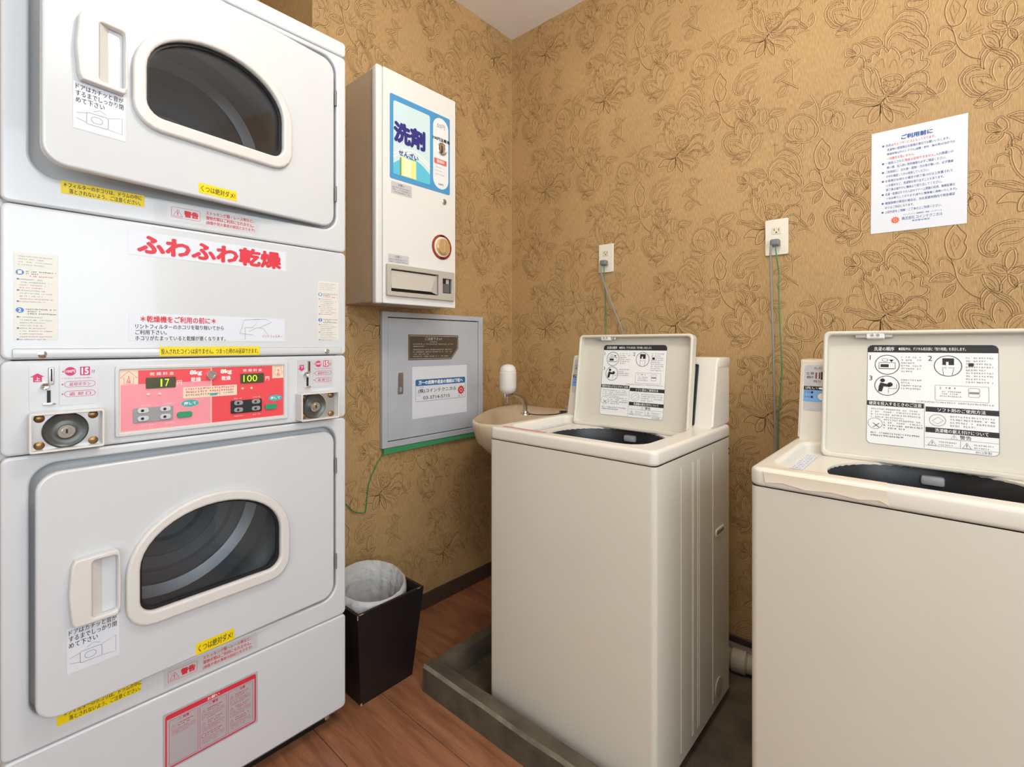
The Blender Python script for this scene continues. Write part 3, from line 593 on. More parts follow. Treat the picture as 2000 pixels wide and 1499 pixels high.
def slotplate(bl):
    k=D(); k.plate([rr(-bl,.965,-bl+.0412,1.0505,.003)],.0012,STG,0,.0)
    x=-bl+.0305; k.box(x-.0045,x+.004,1.014,1.0465,.001,.005,CHR,.001,1); k.rect(x-.001,1.02,x+.0013,1.044,BLK,.0053)
    up=bl>1.5; y=1.0195; X=-bl+.0115; P=[(-.0105,.0095),(0,.0165),(.0095,.0095),(.006,.0095),(.006,0),(-.006,0),(-.006,.0095)]
    if not up: P=[(a,.0165-b_) for a,b_ in P]
    k.poly([(X+a,y+b_) for a,b_ in P],INKP,.0016); k.text('上' if up else '下',X-.0035,y+.002 if up else y+.006,X+.0035,y+.009 if up else y+.0135,INKW,.002,.02)
    k.lathe([(.0065,0),(.0065,.006),(.005,.008),(.002,.0065)],CHR,Matrix.Translation((-bl+.0215,1.0108,.001)),20)
    k.box(-bl+.0245,-bl+.0295,.979,1.0025,.001,.003,BLK); k.lathe([(.0105,0),(.009,.004),(.004,.005)],CHR,Matrix.Translation((-bl+.0275,.976,.001)),20,sy=.35)
    k.build('slot_plate',dr)
    k=D(); i0=-bl+.0425; k.plate([rr(i0,.972,i0+.0575,1.0512,.002)],.0008,STG,0,0)
    k.poly([(i0+.003,1.0376),(i0+.006,1.04),(i0+.006,1.0352)],INKP,.0012); k.poly(ell(i0+.0155,1.0378,.0085,.0085,24),INKP,.0012); k.text('100円',i0+.009,1.035,i0+.022,1.0408,INKW,.0016,.02)
    k.rect(i0+.03,1.0295,i0+.045,1.0465,INKP,.0012); k.text('15',i0+.0325,1.032,i0+.0425,1.044,INKW,.0016,.03); k.text('分',i0+.047,1.033,i0+.053,1.0405,INKP,.0012)
    k.dashes(i0+.003,i0+.051,1.0232,.0018,INKP,.0012)
    for z,s in((1.0125,'返却ボタン'),(.9936,'返 却 口')):
        k.line(rr(i0+.007,z-.0055,i0+.053,z+.0055,.0054),.0007,INKP,.0012,True); k.text(s,i0+.014,z-.0035,i0+.046,z+.0035,INKP,.0012,.012); k.poly([(i0+.002,z),(i0+.005,z+.002),(i0+.005,z-.002)],INKP,.0012)
    k.build('price_plate',dr)
slotplate(1.7321); slotplate(1.2235)
# operating panel
k=D(); k.plate([rr(-1.605,.898,-1.2495,1.0457,.004),rr(-1.5985,.9055,-1.2595,1.0383,.002)],.005,DW,.0015,0); op=k.build('display_panel',dr)
k=D(); X0,X1,Z0,Z1=-1.5985,-1.2595,.9055,1.0383
k.rect(X0,Z0,X1,Z1,CREAMP,.0006); k.rect(X0+.003,Z0+.002,-1.4285,1.006,RED_GLARE,.001); k.rect(-1.566,1.006,-1.4285,Z1-.003,RED,.001); k.rect(-1.4262,Z0+.002,X1-.001,1.0045,RED,.001); k.rect(-1.4262,1.0045,-1.2885,Z1-.002,RED,.001)  # left half in pink: a reflection washing out the red, put into the colour
for x,up,st in((-1.5822,True,'上段'),(-1.2735,False,'下段')):
    P=[(-.014,.013),(0,.027),(.014,.013),(.008,.013),(.008,0),(-.008,0),(-.008,.013)]
    if not up: P=[(a,.027-c) for a,c in P]
    k.line([(x+a,1.0075+c) for a,c in P],.0006,INKR,.0012,True); k.text(st[0],x-.0035,1.0175 if up else 1.0195,x+.0035,1.0245 if up else 1.0265,INKR,.0012); k.text(st[1],x-.0035,1.009 if up else 1.011,x+.0035,1.016 if up else 1.018,INKR,.0012)
for x in(-1.5455,-1.3578): k.text('乾 燥 料 金',x,1.0235,x+.044,1.0305,INKW,.0014,.012)
for x in(-1.4705,-1.4074): k.text('8kg',x,1.0195,x+.0235,1.0315,INKW,.0014,.03); k.text('乾燥',x+.002,1.0055,x+.0215,1.0155,INKW,.0014,.02)
k.text('円',-1.305,1.0,-1.296,1.01,INKW,.0014); k.text('円',-1.4955,1.0,-1.4865,1.01,INKW,.0014)
k.plate([rr(-1.4841,.9685,-1.372,.9936,.002)],.0006,CREAMP,0,.001)
for i in range(3): k.dashes(-1.479,-1.378,.987-i*.0068,.0042,INKR if i<2 else INKG,.002)
k.poly(rr(-1.431,.9715,-1.415,.9765,.002),TEAL,.0024)
for x in(-1.4703,-1.281): k.poly(ell(x,.957 if x<-1.4 else .954,.0172,.0078,28),TEAL,.0014); k.text('押して',x-.012,.9535 if x<-1.4 else .9505,x+.012,.9605 if x<-1.4 else .9575,INKW,.0018,.02)
for x in(-1.374,-1.5571):
    for dx in(.0,.043): k.dashes(x+dx-.004,x+dx+.014,.9585,.0026,INKW,.0014); k.dashes(x+dx-.004,x+dx+.016,.9155,.0026,INKW,.0014)
k.build('printed_face',op,0)
for x,dig in((-1.5528,''),(-1.3639,'100')):
    k=D(); k.plate([rr(x,.9955,x+.0543,1.019,.0015)],.002,LCD,0,.001)
    if dig: k.text(dig,x+.006,.999,x+.038,1.0155,LCDON,.0034,.0)
    else: k.text('7',x+.034,.9985,x+.042,1.015,LCDON,.0034,0); k.text('1',x+.026,.9985,x+.029,1.015,LCDON,.0034,0)
    k.build('lcd_display',op,0)
    for j in range(2): D().lathe([(.0028,0),(.0028,.002),(.001,.003)],CREAMP,Matrix.Translation((x+.0045+j*.0205,.9828,.001)),12).build('indicator_lamp',op)
D().lathe([(.0105,0),(.0105,.006),(.009,.008),(.0055,.008),(.005,.006)],CHR,Matrix.Translation((-1.4273,1.0195,.001)),26).build('key_switch',op)
for x,no_glare in((-1.575,False),(-1.386,True)):  # left keypad and buttons coloured paler, as if washed out by the reflection
    D().plate([rr(x,.9235,x+.0715,.955,.003)],.0022,DK if no_glare else GRY,.0006,.001).build('keypad',op)
    for bx,bz in((.0155,.949),(.0555,.949),(.0155,.932),(.0555,.932)):
        k=D(); k.plate([rr(x+bx-.0085,bz-.0055,x+bx+.0115,bz+.0055,.005)],.0025,GRY if no_glare else STG,.0008,.003); k.text('●',x+bx-.003,bz-.003,x+bx+.003,bz+.003,INK,.0058,0); k.build('button',op)
    k=D(); k.plate([rr(x+.079,.926,x+.108,.9395,.005)],.0035,GRN,.001,.0015); k.build('start_button',op)
# ================================================================ detergent vending machine on the wall
ve=thing('detergent_vending_machine','white wall-mounted detergent vending box with blue picture panel and coin slot','vending machine',(.1,-.73,1.23))
FV=frame((.2,0,0),(0,1,0),(0,0,1))
def Vv(): return MB(FV)
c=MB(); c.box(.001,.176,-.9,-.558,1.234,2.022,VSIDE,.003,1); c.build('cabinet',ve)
q=Vv(); q.box(-.9045,-.8785,1.229,2.0265,-.028,0,VW,.006,3); q.build('side_trim',ve)
q=Vv(); q.plate([rr(-.8775,1.231,-.5545,2.0265,.003)],.024,VW,.002,-.024); vd=q.build('door',ve)
q=Vv(); q.plate([rr(-.8518,1.6585,-.584,1.947,.006)],.0015,VBLUE,0,0)
PX0,PX1,PZ0,PZ1=-.8385,-.680,1.675,1.927
q.poly(rr(PX0,PZ0,PX1,PZ1,.008),VSKY,.0018)
arc=[(PX0,PZ0)]+[(PX1,PZ0)]+[(PX1-(PX1-PX0)*i/16,PZ0+.03+.042*math.sin(math.pi*(.05+.9*i/16))) for i in range(17)]
q.poly(arc,VCYAN,.0021)
for o in(.058,.07): q.line([(PX0+(PX1-PX0)*i/16,PZ0+o+.03*math.sin(math.pi*i/16)) for i in range(17)],.005,INKW,.0021)
q.rect(-.806,PZ0+.002,-.743,PZ0+.066,VYEL,.0025); q.rect(-.812,PZ0+.002,-.806,PZ0+.064,mat('box_shadow_green',(120,150,90),.5),.0025); q.rect(-.8,PZ0+.004,-.765,PZ0+.063,mat('box_pale',(246,242,196),.4),.0028)
q.text('洗剤',-.8345,1.790,-.7055,1.856,VNAVY,.003,.04); q.text('せんざい',-.817,1.745,-.734,1.765,VNAVY,.003,.02)
q.plate([rr(-.6655,1.671,-.5925,1.935,.036,8)],.001,mat('vending_pill',(232,232,232),.3),0,.0015)
q.text('50円',-.648,1.896,-.61,1.913,INKG,.003,0); q.text('100円玉専用',-.6665,1.849,-.588,1.8615,INK,.003,.03)
q.plate([rr(-.661,1.762,-.6015,1.7815,.001)],.0006,mat('vending_red',(226,104,100),.4),0,.0026); q.text('販売中',-.648,1.766,-.614,1.778,INKW,.0037,.02)
for i in range(3): q.dashes(-.658,-.612,1.748-i*.013,.003,INKG,.003)
q.text('100円',-.641,1.684,-.617,1.692,INK,.003,.01); q.build('picture_panel',vd,0)
q=Vv(); q.lathe([(.0235,0),(.0235,.003),(.02,.005),(.017,.003)],CHR,Matrix.Translation((-.6255,1.8215,.0025)),28); q.box(-.6272,-.6238,1.809,1.834,.005,.007,BLK); q.build('coin_slot',vd)
for z0,z1,x0 in((1.608,1.649,-.8462),(1.3705,1.4003,-.8589)):
    q=Vv(); q.rect(x0,z0,x0+.086,z1,STG,.0006); q.text('お願い',x0+.028,z1-.012,x0+.055,z1-.003,INKG,.001,.01)
    for i in range(2 if z0<1.5 else 3): q.dashes(x0+.005,x0+.08,z1-.0205-i*.008,.005,INKG,.001)
    q.build('notice_plate',vd,0)
q=Vv(); q.lathe([(.0105,0),(.0105,.004),(.007,.006)],STEEL,Matrix.Translation((-.613,1.6275,.0)),18); q.rect(-.614,1.623,-.612,1.632,BLK,.0064); q.build('lock',vd)
q=Vv(); q.lathe([(.0465,0),(.0465,.003),(.044,.004)],mat('ring_red',(150,48,40),.4),Matrix.Translation((-.6235,1.4555,0)),36); q.lathe([(.0385,.003),(.037,.0055)],mat('ring_cream',(232,222,200),.4),Matrix.Translation((-.6235,1.4555,0)),36); q.build('knob_ring',vd)
for zz in(1.495,1.416): 
    q=Vv(); q.rect(-.634,zz-.004,-.613,zz+.004,BLK,.0045); q.build('knob_mark',vd,0)
q=Vv(); q.lathe([(.031,0),(.031,.008),(.027,.013),(.01,.014)],mat('knob_gold',(222,190,140),.25,.6),Matrix.Translation((-.6235,1.4555,.004)),32); q.box(-.6275,-.6195,1.432,1.479,.016,.022,mat('knob_gold',(0,0,0)),.003,2); q.build('coin_knob',vd)
q=Vv(); q.plate([rr(-.8687,1.2565,-.5685,1.3645,.004),rr(-.853,1.272,-.645,1.348,.003),rr(-.6269,1.283,-.581,1.3375,.002)],.012,TAN,.002,0); tr=q.build('dispensing_tray',vd)
q=Vv(); q.rect(-.853,1.272,-.645,1.348,BLK,.0008); q.rect(-.6269,1.283,-.581,1.3375,DK,.0008); q.build('tray_back',tr,0)
q=Vv(); q.raw([(-.851,1.344,.003),(-.655,1.344,.003),(-.682,1.283,.009),(-.851,1.283,.009)],[(0,3,2,1)],mat('flap_grey',(198,190,178),.4)); q.raw([(-.655,1.344,.003),(-.648,1.35,.003),(-.648,1.275,.003),(-.682,1.283,.009)],[(0,3,2,1)],TAN); q.build('flap',tr,0)
q=Vv(); q.rect(-.62,1.286,-.587,1.319,mat('coin_cup_grey',(112,112,118),.3,.4),.003); q.rect(-.605,1.32,-.59,1.336,TAN,.003); q.build('coin_return',tr,0)
# ================================================================ steel meter cabinet let into the wall
mc=thing('steel_wall_cabinet','grey steel wall cabinet door with brown notice and white paper, under the vending machine','cabinet',(.01,-.49,.70))
FM=frame((.0,0,0),(0,1,0),(0,0,1))
q=MB(FM); q.plate([rr(-.7605,.6955,-.2235,1.2175,.002),rr(-.736,.7175,-.249,1.1975,.002)],.019,GST,.0015,.001); q.build('frame',mc)
q=MB(FM); q.plate([rr(-.7325,.721,-.2525,1.194,.002)],.012,GST,.001,.003); md=q.build('door',mc)
q=MB(FM); q.rect(-.745,.71,-.24,1.2,BLK,.002); q.build('gap_shade',mc,0)  # black sheet added to paint the gap around the door dark
q=MB(FM); q.plate([rr(-.6907,.898,-.664,.981,.002)],.004,STEEL,.001,.0145); q.box(-.683,-.6715,.905,.925,.0185,.021,GRY,.001,1); q.build('flush_handle',md)
q=MB(FM); P=[(-.6385,1.0285),(-.4121,1.0285),(-.3729,1.0737),(-.3729,1.131),(-.6385,1.131)]; q.poly(P,BRN,.0156)
q.line([(-.6335,1.0335),(-.4143,1.0335),(-.3779,1.0755),(-.3779,1.126),(-.6335,1.126)],.0014,STC,.016,True); q.text('ご注意下さい!',-.555,1.109,-.466,1.121,STC,.016,.01)
for i,(x0,x1) in enumerate(((-.53,-.49),(-.615,-.405),(-.615,-.56),(-.615,-.41),(-.615,-.41),(-.615,-.53),(-.615,-.43))): q.dashes(x0,x1,1.1-i*.0092-(i>2)*.004,.0042,STC,.016)
q.build('brown_notice',md,0)
q=MB(FM); q.rect(-.62,.792,-.3217,1.0015,PAP,.016); q.line(rr(-.6035,.8595,-.3326,.9485,.006),.0012,INKB,.0163,True)
q.poly(rr(-.6035,.923,-.3326,.9485,.006),mat('header_blue',(40,110,170),.5),.0163); q.text('万一の故障や返金の連絡は下記へ',-.588,.928,-.347,.944,INKW,.0167,.03)
q.text('(株)コインテクニカル',-.59,.891,-.384,.911,INK,.0165,.015); q.text('03-3714-5715',-.565,.866,-.422,.880,INK,.0165,.005); q.dashes(-.598,-.56,.915,.004,INKG,.0165); q.dashes(-.598,-.575,.883,.004,INKG,.0165); q.dashes(-.376,-.34,.864,.006,INKB,.0165)
def sun(q,x,y,r,m,n):
    P=[]
    for i in range(22):
        a=2*math.pi*i/22; rad=r if i%2 else r*.68; P.append((x+rad*math.cos(a),y+rad*math.sin(a)))
    c=ell(x,y,r*.4,r*.4,22); q.ring(P,c,m,n); q.poly(ell(x,y,r*.28,r*.28,16),m,n)
sun(q,-.357,.8925,.022,mat('emblem_red',(206,40,38),.5),.0166); q.build('paper_notice',md,0)
gt=MB(FM); gt.plate([[(-.752,.672),(-.24,.676),(-.235,.694),(-.75,.694)]],.016,GTAPE,.001,.001); o=gt.build('green_tape',None,35,label='strip of green tape along the bottom of the grey steel wall cabinet',category='tape')
# ================================================================ concrete drain pan
PB0,PB1,PA0,PA1=.0,.8535,.3805,2.62; LW=.046
pan=thing('drain_pan','dark concrete drain pan with raised kerb under the two washing machines','drain pan',(1.5,-.43,0))
q=MB(); q.box(PA0+LW,PA1,-PB1+LW,-.009,.0005,.016,CONC); q.build('pan_floor',pan,0)
q=MB(); rnd=random.Random(5)
def kerb(q,p0,p1,w):   # a low wall with a worn, slightly wavy top edge
    n=26; d=Vector(p1)-Vector(p0); nx=Vector((-d.y,d.x,0)).normalized()*w; V=[];F=[];G=[]
    for i in range(n+1):
        p=Vector(p0)+d*(i/n); j=rnd.uniform(-.0025,.0015); h=.085+rnd.uniform(-.0025,.001)
        V+=[p+nx*0+Vector((0,0,.0005)),p+nx*(.03)+Vector((0,0,h-.012)),p+nx*(.1+.04*rnd.random())+Vector((0,0,h)),p+nx*.97+Vector((0,0,.085+j)),p+nx+Vector((0,0,.079)),p+nx+Vector((0,0,.0005))]
    for i in range(n):
        for k in range(5): a=i*6+k; (G if k==1 else F).append((a,a+6,a+7,a+1))
    F.append((0,1,2,3,4,5)); e=n*6; F.append((e+5,e+4,e+3,e+2,e+1,e)); q.raw(V,F,CONC); q.raw(V,G,CONCE)
    return q
kerb(MB(),(PA0,-PB1,0),(PA1,-PB1,0),LW).build('kerb',pan,30); kerb(MB(),(PA0,-.009,0),(PA0,-PB1+LW,0),LW).build('kerb',pan,30)
# ================================================================ washing machines
WW,WD=.523,.513
wm=thing('washing_machine','open cream coin washer next to the corner wash basin','washing machine',(.597,-.775,.016),group='coin washing machines in the drain pan',world=False)
q=MB(); q.box(.03,WW-.03,.03,WD-.03,.0,.033,BLK); q.build('base',wm,0)
q=MB(); L=rr(0,0,WW,WD,.013,5); n=len(L); q.raw([(x,y,z) for z in(.034,.795) for x,y in L],[(i,(i+1)%n,n+(i+1)%n,n+i) for i in range(n)]+[tuple(range(n-1,-1,-1))],CR); wb=q.build('cabinet',wm)
FS=frame((WW,0,0),(0,1,0),(0,0,1))
for y in(.142,.214,.222,.25,.262,.364): q=MB(FS); q.box(y-.0015,y+.0015,.06,.77,-.0005,.0018,CR,.0008,1); q.build('side_rib',wb,0)
q=MB(FS); q.plate([rr(.385,.523,.455,.545,.008)],.0025,CR2,.001,0); q.plate([rr(.392,.529,.448,.539,.004)],.0005,mat('slot_shadow',(120,108,88),.6),0,.0026); q.build('grip_slot',wb)
q=MB(FS); q.lathe([(.028,0),(.028,.003),(.02,.004)],mat('cap_grey',(176,164,142),.5),Matrix.Translation((.41,.085,0)),24); q.build('drain_cap',wb)
for z in(.77,.755): q=MB(FS); q.lathe([(.003,0),(.003,.0015)],DK,Matrix.Translation((.50,z-.01,0)),10); q.build('screw',wb)
q=MB(); q.plate([rr(-.002,-.002,WW+.002,WD+.002,.02,6),rr(.03,.04,.463,.372,.05,6)],.037,CR2,.009,.795,4); q.build('top_rim',wm)
hole=ell(.272,.205,.172,.163,48)
q=MB(); q.plate([rr(.025,.035,.468,.377,.04,6),hole],.006,CR2,0,.800); q.build('deck',wm)
q=MB(); q.lathe([(1,.802),(.985,.79),(.955,.772),(.955,.70),(.99,.69),(.99,.45),(.9,.42),(.001,.42)],DK,Matrix.Translation((.272,.205,0)),56,False,.172,.163); q.build('tub',wm)
q=MB(); q.lathe([(.97,.745),(.93,.752),(.86,.745),(.86,.715),(.95,.712)],mat('balance_ring',(84,88,96),.3),Matrix.Translation((.272,.205,0)),56,False,.172,.163); q.build('balance_ring',wm)
q=MB(); q.box(.250,.290,.35,.366,.768,.789,mat('filter_grey',(170,170,170),.35),.005,2); q.build('lint_filter',wm)
# control box
q=MB(); prof=[(.388,.832),(.43,1.03),(.436,1.034),(.53,1.034),(.536,1.028),(.536,.832)]
V=[(x,y,z) for x in(.005,.514) for y,z in prof]; n=len(prof); F=[tuple(range(n)),tuple(range(2*n-1,n-1,-1))]+[(i,n+i,n+(i+1)%n,(i+1)%n) for i in range(n)]
bm=bmesh.new(); vs=[bm.verts.new(v) for v in V]; [bm.faces.new([vs[i] for i in f]) for f in F]; bmesh.ops.recalc_face_normals(bm,faces=bm.faces); bmesh.ops.bevel(bm,geom=[e for e in bm.edges if abs(e.verts[0].co.x-e.verts[1].co.x)<1e-4],offset=.005,segments=3,affect='EDGES')
q.bmadd(bm,CR2); cbx=q.build('control_box',wm)
q=MB(); q.box(.003,.516,.438,.537,1.006,1.036,CR2,.004,2); q.build('rear_cover',wm)
FC=frame((0,.388,.832),(1,0,0),(0,.042,.198))     # sloping front of the control box
q=MB(FC); q.poly(rr(.015,.075,.36,.193,.006),mat('ctrl_grey',(196,194,196),.4),.0008); q.rect(.015,.128,.36,.138,INK,.0012); q.rect(.015,.098,.36,.128,LBLUE,.0012)
q.text('出 額',.02,.168,.036,.175,INK,.0012,0); q.text('運転中',.02,.158,.036,.165,INK,.0012,0); q.text('ただいま',.036,.182,.075,.188,INK,.0012,0); q.text('残り',.036,.148,.052,.154,INK,.0012,0)
q.text('洗い●→すすぎ→脱水',.018,.130,.16,.1365,INKW,.0015,0)
for x in(.04,.0475): q.rect(x,.158,x+.003,.174,mat('led_red',(120,20,24),.4),.0015)
q.rect(.052,.156,.13,.176,BLK,.0014)
for z in(.12,.108): q.dashes(.018,.03,z,.004,INKB,.0014); q.poly(ell(.034,z+.002,.003,.003,12),INK,.0015)
q.poly(ell(.056,.112,.009,.009,20),mat('dial_white',(236,230,220),.4),.0016); q.build('control_face',cbx,0)
q=MB(FC); q.plate([rr(.388,.004,.462,.188,.005)],.005,DK,.0015,.0); q.box(.394,.456,.07,.18,.005,.012,mat('coin_face',(86,88,92),.35),.003,2); q.lathe([(.014,.004),(.014,.014),(.01,.018)],CHR,Matrix.Translation((.442,.034,0)),24); q.box(.43,.446,.062,.066,.005,.012,CHR); q.build('coin_unit',cbx)
# lid, standing open
t=R(8); FLD=frame((0,.339,.806),(1,0,0),(0,math.sin(t),math.cos(t)))
q=MB(FLD); q.plate([rr(.064,0,.461,.305,.014)],.007,CR,.002,-.03); q.plate([rr(.064,0,.461,.305,.014),rr(.073,.012,.452,.296,.01)],.026,CR,.004,-.026,3)
q.raw([(.24,.297,-.022),(.30,.283,-.022),(.40,.283,-.022),(.43,.297,-.022),(.43,.299,-.002),(.24,.299,-.002)],[(0,1,2,3,4,5)],CR) if False else None
lid=q.build('lid',wm)
q=MB(FLD); q.box(.15,.185,.286,.302,-.022,-.001,mat('latch_white',(224,222,216),.4),.002,1); q.box(.128,.15,.289,.299,-.021,-.008,STEEL,.001,1); q.box(.185,.2,.289,.299,-.021,-.008,STEEL,.001,1)
for x in(.162,.173): q.lathe([(.003,0),(.003,.002)],GRY,Matrix.Translation((x,.294,-.001)),10)
q.build('latch',lid)
for x in(.1,.43): q=MB(FLD); q.box(x-.006,x+.006,-.016,.006,-.02,-.008,mat('hinge_white',(220,216,206),.4),.002,1); q.build('hinge',lid)
q=MB(FLD); n0=-.0225; L0,L1,B0,T0=.152,.374,.042,.273
q.poly(rr(L0,B0,L1,T0,.01),mat('label_paper',(238,236,232),.45),n0); q.line(rr(L0,B0,L1,T0,.01),.0008,INKG,n0+.0003,True)
n1=n0+.0005; n2=n0+.0009
q.poly([(L0,T0-.017),(L1,T0-.017)]+[(L1,T0-.008),(L1-.004,T0-.002),(L1-.009,T0)]+[(L0+.009,T0),(L0+.004,T0-.002),(L0,T0-.008)],INK,n1)
q.text('洗濯の順序',L0+.012,T0-.0135,L0+.05,T0-.004,INKW,n2,.015); q.text('●運転中は、デジタル表示部に「残り時間」を表示します。',L0+.058,T0-.0125,L0+.172,T0-.005,INKW,n2,.01)
for i,(x,z) in enumerate(((L0+.037,T0-.046),(L0+.143,T0-.046),(L0+.037,T0-.095))):
    q.line(ell(x,z,.0225,.0225,36),.0013,INK,n1,True); q.text('123'[i],x-.033,z+.011,None,z+.022,INK,n1,0)
    if i==0: q.rect(x-.016,z-.01,x+.014,z-.009,INK,n1); q.rect(x-.012,z-.006,x+.003,z+.001,INK,n1); q.line(rr(x-.015,z-.009,x+.015,z+.005,.001),.0008,INK,n1,True); q.poly([(x+.004,z+.012),(x+.012,z+.012),(x+.008,z+.006)],INK,n1); q.line(rr(x-.009,z+.008,x+.001,z+.014,.002),.0007,INK,n1,True)
    if i==1:
        q.rect(x-.009,z+.002,x+.010,z+.017,INK,n1); q.poly([(x-.003,z-.005),(x+.001,z-.005),(x+.001,z+.009),(x-.003,z+.009)],INKW,n2); q.line([(x-.007,z-.02),(x-.009,z-.004),(x+.01,z-.004),(x+.007,z-.02)],.0009,INK,n1)
    if i==2:
        q.poly(ell(x-.008,z+.012,.0045,.0045,16),INK,n1); q.poly([(x-.016,z-.014),(x-.009,z-.014),(x-.006,z-.002),(x+.006,z-.003),(x+.006,z+.002),(x-.004,z+.005),(x-.012,z+.007),(x-.015,z-.002)],INK,n1); q.line([(x+.003,z-.017),(x+.003,z-.006),(x+.018,z-.006),(x+.018,z+.004)],.0008,INK,n1); q.poly(ell(x+.006,z+.003,.005,.005,14),INK,n1)
for j in range(6): q.dashes(L0+.063,L0+.1-(j%3==2)*.012,T0-.030-j*.0065,.0035,INKG,n1)
for j in range(9): q.dashes(L0+.172,L0+.214-(j%3==1)*.012,T0-.030-j*.0065,.0035,INKG,n1)
for j in range(4): q.dashes(L0+.063,L0+.1-(j==1)*.014,T0-.082-j*.0065,.0035,INKG,n1)
q.rect(L0+.176,T0-.046,L0+.184,T0-.039,INK,n2)
q.line(rr(L0+.122,T0-.122,L0+.207,T0-.089,.001),.0006,INKG,n1,True); q.dashes(L0+.13,L0+.158,T0-.097,.004,INK,n1); q.line(rr(L0+.176,T0-.112,L0+.193,T0-.093,.003),.0007,INKG,n1,True); q.rect(L0+.177,T0-.105,L0+.192,T0-.101,INKG,n1)
for j in range(3): q.dashes(L0+.13,L0+.165,T0-.104-j*.005,.0028,INKG,n1)
q.dashes(L0+.09,L1-.006,T0-.1285,.0032,INKG,n1)
def bar(x0,x1,z,st,w0): q.rect(x0,z,x1,z+.011,INK,n1); q.text(st,x0+w0,z+.0015,x1-w0,z+.0095,INKW,n2,.012)
bar(L0,L0+.103,T0-.1425,'硬貨を投入するときのご注意',.004); bar(L0+.106,L1,T0-.1485,'ソフト剤のご使用方法',.02); bar(L0+.106,L1,T0-.1935,'洗濯機の据え付けについて',.016)
for z0,x0,x1,k in((T0-.152,L0+.008,L0+.098,4),(T0-.176,L0+.032,L0+.101,4),(T0-.207,L0+.008,L0+.098,2)):
    for j in range(k): q.dashes(x0,x1-(j==k-1)*.03,z0-j*.0062,.0034,INK if (z0<T0-.2 or j>1 and z0<T0-.17) else INKG,n1)
q.line(ell(L0+.016,T0-.184,.0135,.0125,28),.0008,INKG,n1,True)
for d in(-1,1): q.line([(L0+.012,T0-.188+d*.005),(L0+.024,T0-.188-d*.005)],.0012,INK,n1)
q.line(ell(L0+.126,T0-.166,.0135,.0125,28),.0008,INKG,n1,True); q.line([(L0+.117,T0-.168),(L0+.126,T0-.174),(L0+.136,T0-.166),(L0+.127,T0-.159)],.0008,INKG,n1,True)
for j in range(4): q.dashes(L0+.147,L1-.006-(j==3)*.03,T0-.158-j*.0065,.0036,INKG,n1)
tri(q,L0+.153,T0-.204,.011,INKG,n1); q.text('警告',L0+.162,T0-.2035,L0+.18,T0-.195,INK,n1,.01)
q.line([(L0+.104,T0-.131),(L0+.104,B0+.002)],.0006,INKG,n1); q.line([(L0+.106,T0-.205),(L1,T0-.205)],.0006,INKG,n1); q.line([(L0+.163,T0-.205),(L0+.163,T0-.222)],.0006,INKG,n1); q.line([(L0+.106,T0-.222),(L1,T0-.222)],.0006,INKG,n1)
for x in(L0+.117,L0+.173): tri(q,x,T0-.221,.0135,INK,n1); q.dashes(x+.011,x+.04,T0-.214,.003,INKG,n1); q.dashes(x+.011,x+.035,T0-.22,.003,INKG,n1)
q.text('2012年製',L1-.036,B0+.0015,L1-.011,B0+.0075,INKG,n1,0)
q.build('lid_label',lid,0)
FT=frame((0,0,.832),(1,0,0),(0,1,0))
w2=dup(wm,(1.320,-.775,.016),'open cream coin washer with peeling tape on its front edge')
# stickers on the decks, the tape strip of the second machine
for root,nm in((wm,'w1'),(w2,'w2')):
    q=MB(frame((0,0,.806),(1,0,0),(0,1,0))); q.poly([(.036,.15),(.062,.15),(.062,.34),(.036,.34)],STW,.0008)
    for j in range(9): q.dashes(.04,.058,.16+j*.019,.006,LBLUE if j%2 else INKG,.0012)
    q.build('deck_sticker',root,0)
q=MB(FT); q.poly(rr(.03,.022,.19,.034,.002),PINKT,.0006); q.build('faded_sticker',wm,0)
q=MB(FT); q.poly([(.09,.024),(.215,.027),(.215,.0325),(.09,.034)],PINKT,.0006); q.build('faded_sticker',w2,0)
q=MB(); P=[(.022,.0),(.05,.002),(.09,-.001),(.13,.001),(.17,-.001),(.2,.001),(.214,-.002)]
V=[];F=[]
for i,(x,dz) in enumerate(P): V+=[(x,.03,.8328),(x,.006,.833),(x+.002,-.0035,.826),(x+.004,-.0036,.812+dz),(x+.006,-.0045,.806+dz*2)]
for i in range(len(P)-1):
    for k in range(4): a=i*5+k; F.append((a,a+5,a+6,a+1))
q.raw(V,F,TAPEC); q.build('peeling_tape',w2,20)
# ================================================================ wash basin in the corner, soap dispenser
sk=thing('wash_basin','beige ceramic wash basin in the corner beside the steel wall cabinet','basin',(.33,-.25,.62))
half=[(0,.002),(.29,.002),(.291,.09),(.27,.19),(.225,.30),(.16,.41),(.095,.50),(.045,.541),(0,.552)]
hs=smooth([(x,y,0) for x,y in half[1:]],5); outl=[(.332+p.x,-p.y) for p in hs]+[(.332-p.x,-p.y) for p in reversed(hs[:-1])]
def scl(L,k,c=(.332,-.24),lim=None): return [(c[0]+(x-c[0])*k,min(c[1]+(y-c[1])*k,-.002)) for x,y in L]
rings=[(outl,.800)]; q=MB(); prof=[(1.0,.797,0),(1.005,.79,0),(1.0,.775,0),(.93,.72,0),(.72,.66,0),(.4,.635,0)]
inn=[(.985,.800,0),(.94,.797,0),(.86,.785,.03),(.78,.74,.04),(.6,.69,.05),(.2,.675,.05)]
V=[];F=[];N=len(outl); seq=[(k,z,0) for k,z,_ in reversed(prof)]+inn
for k,z,sh in seq:
    for x,y in scl(outl,k): V.append((x,y-sh*1.2*max(0,min(1,(y+.32)/.26)),z))
for i in range(len(seq)-1):
    for j in range(N): F.append((i*N+j,i*N+(j+1)%N,(i+1)*N+(j+1)%N,(i+1)*N+j))
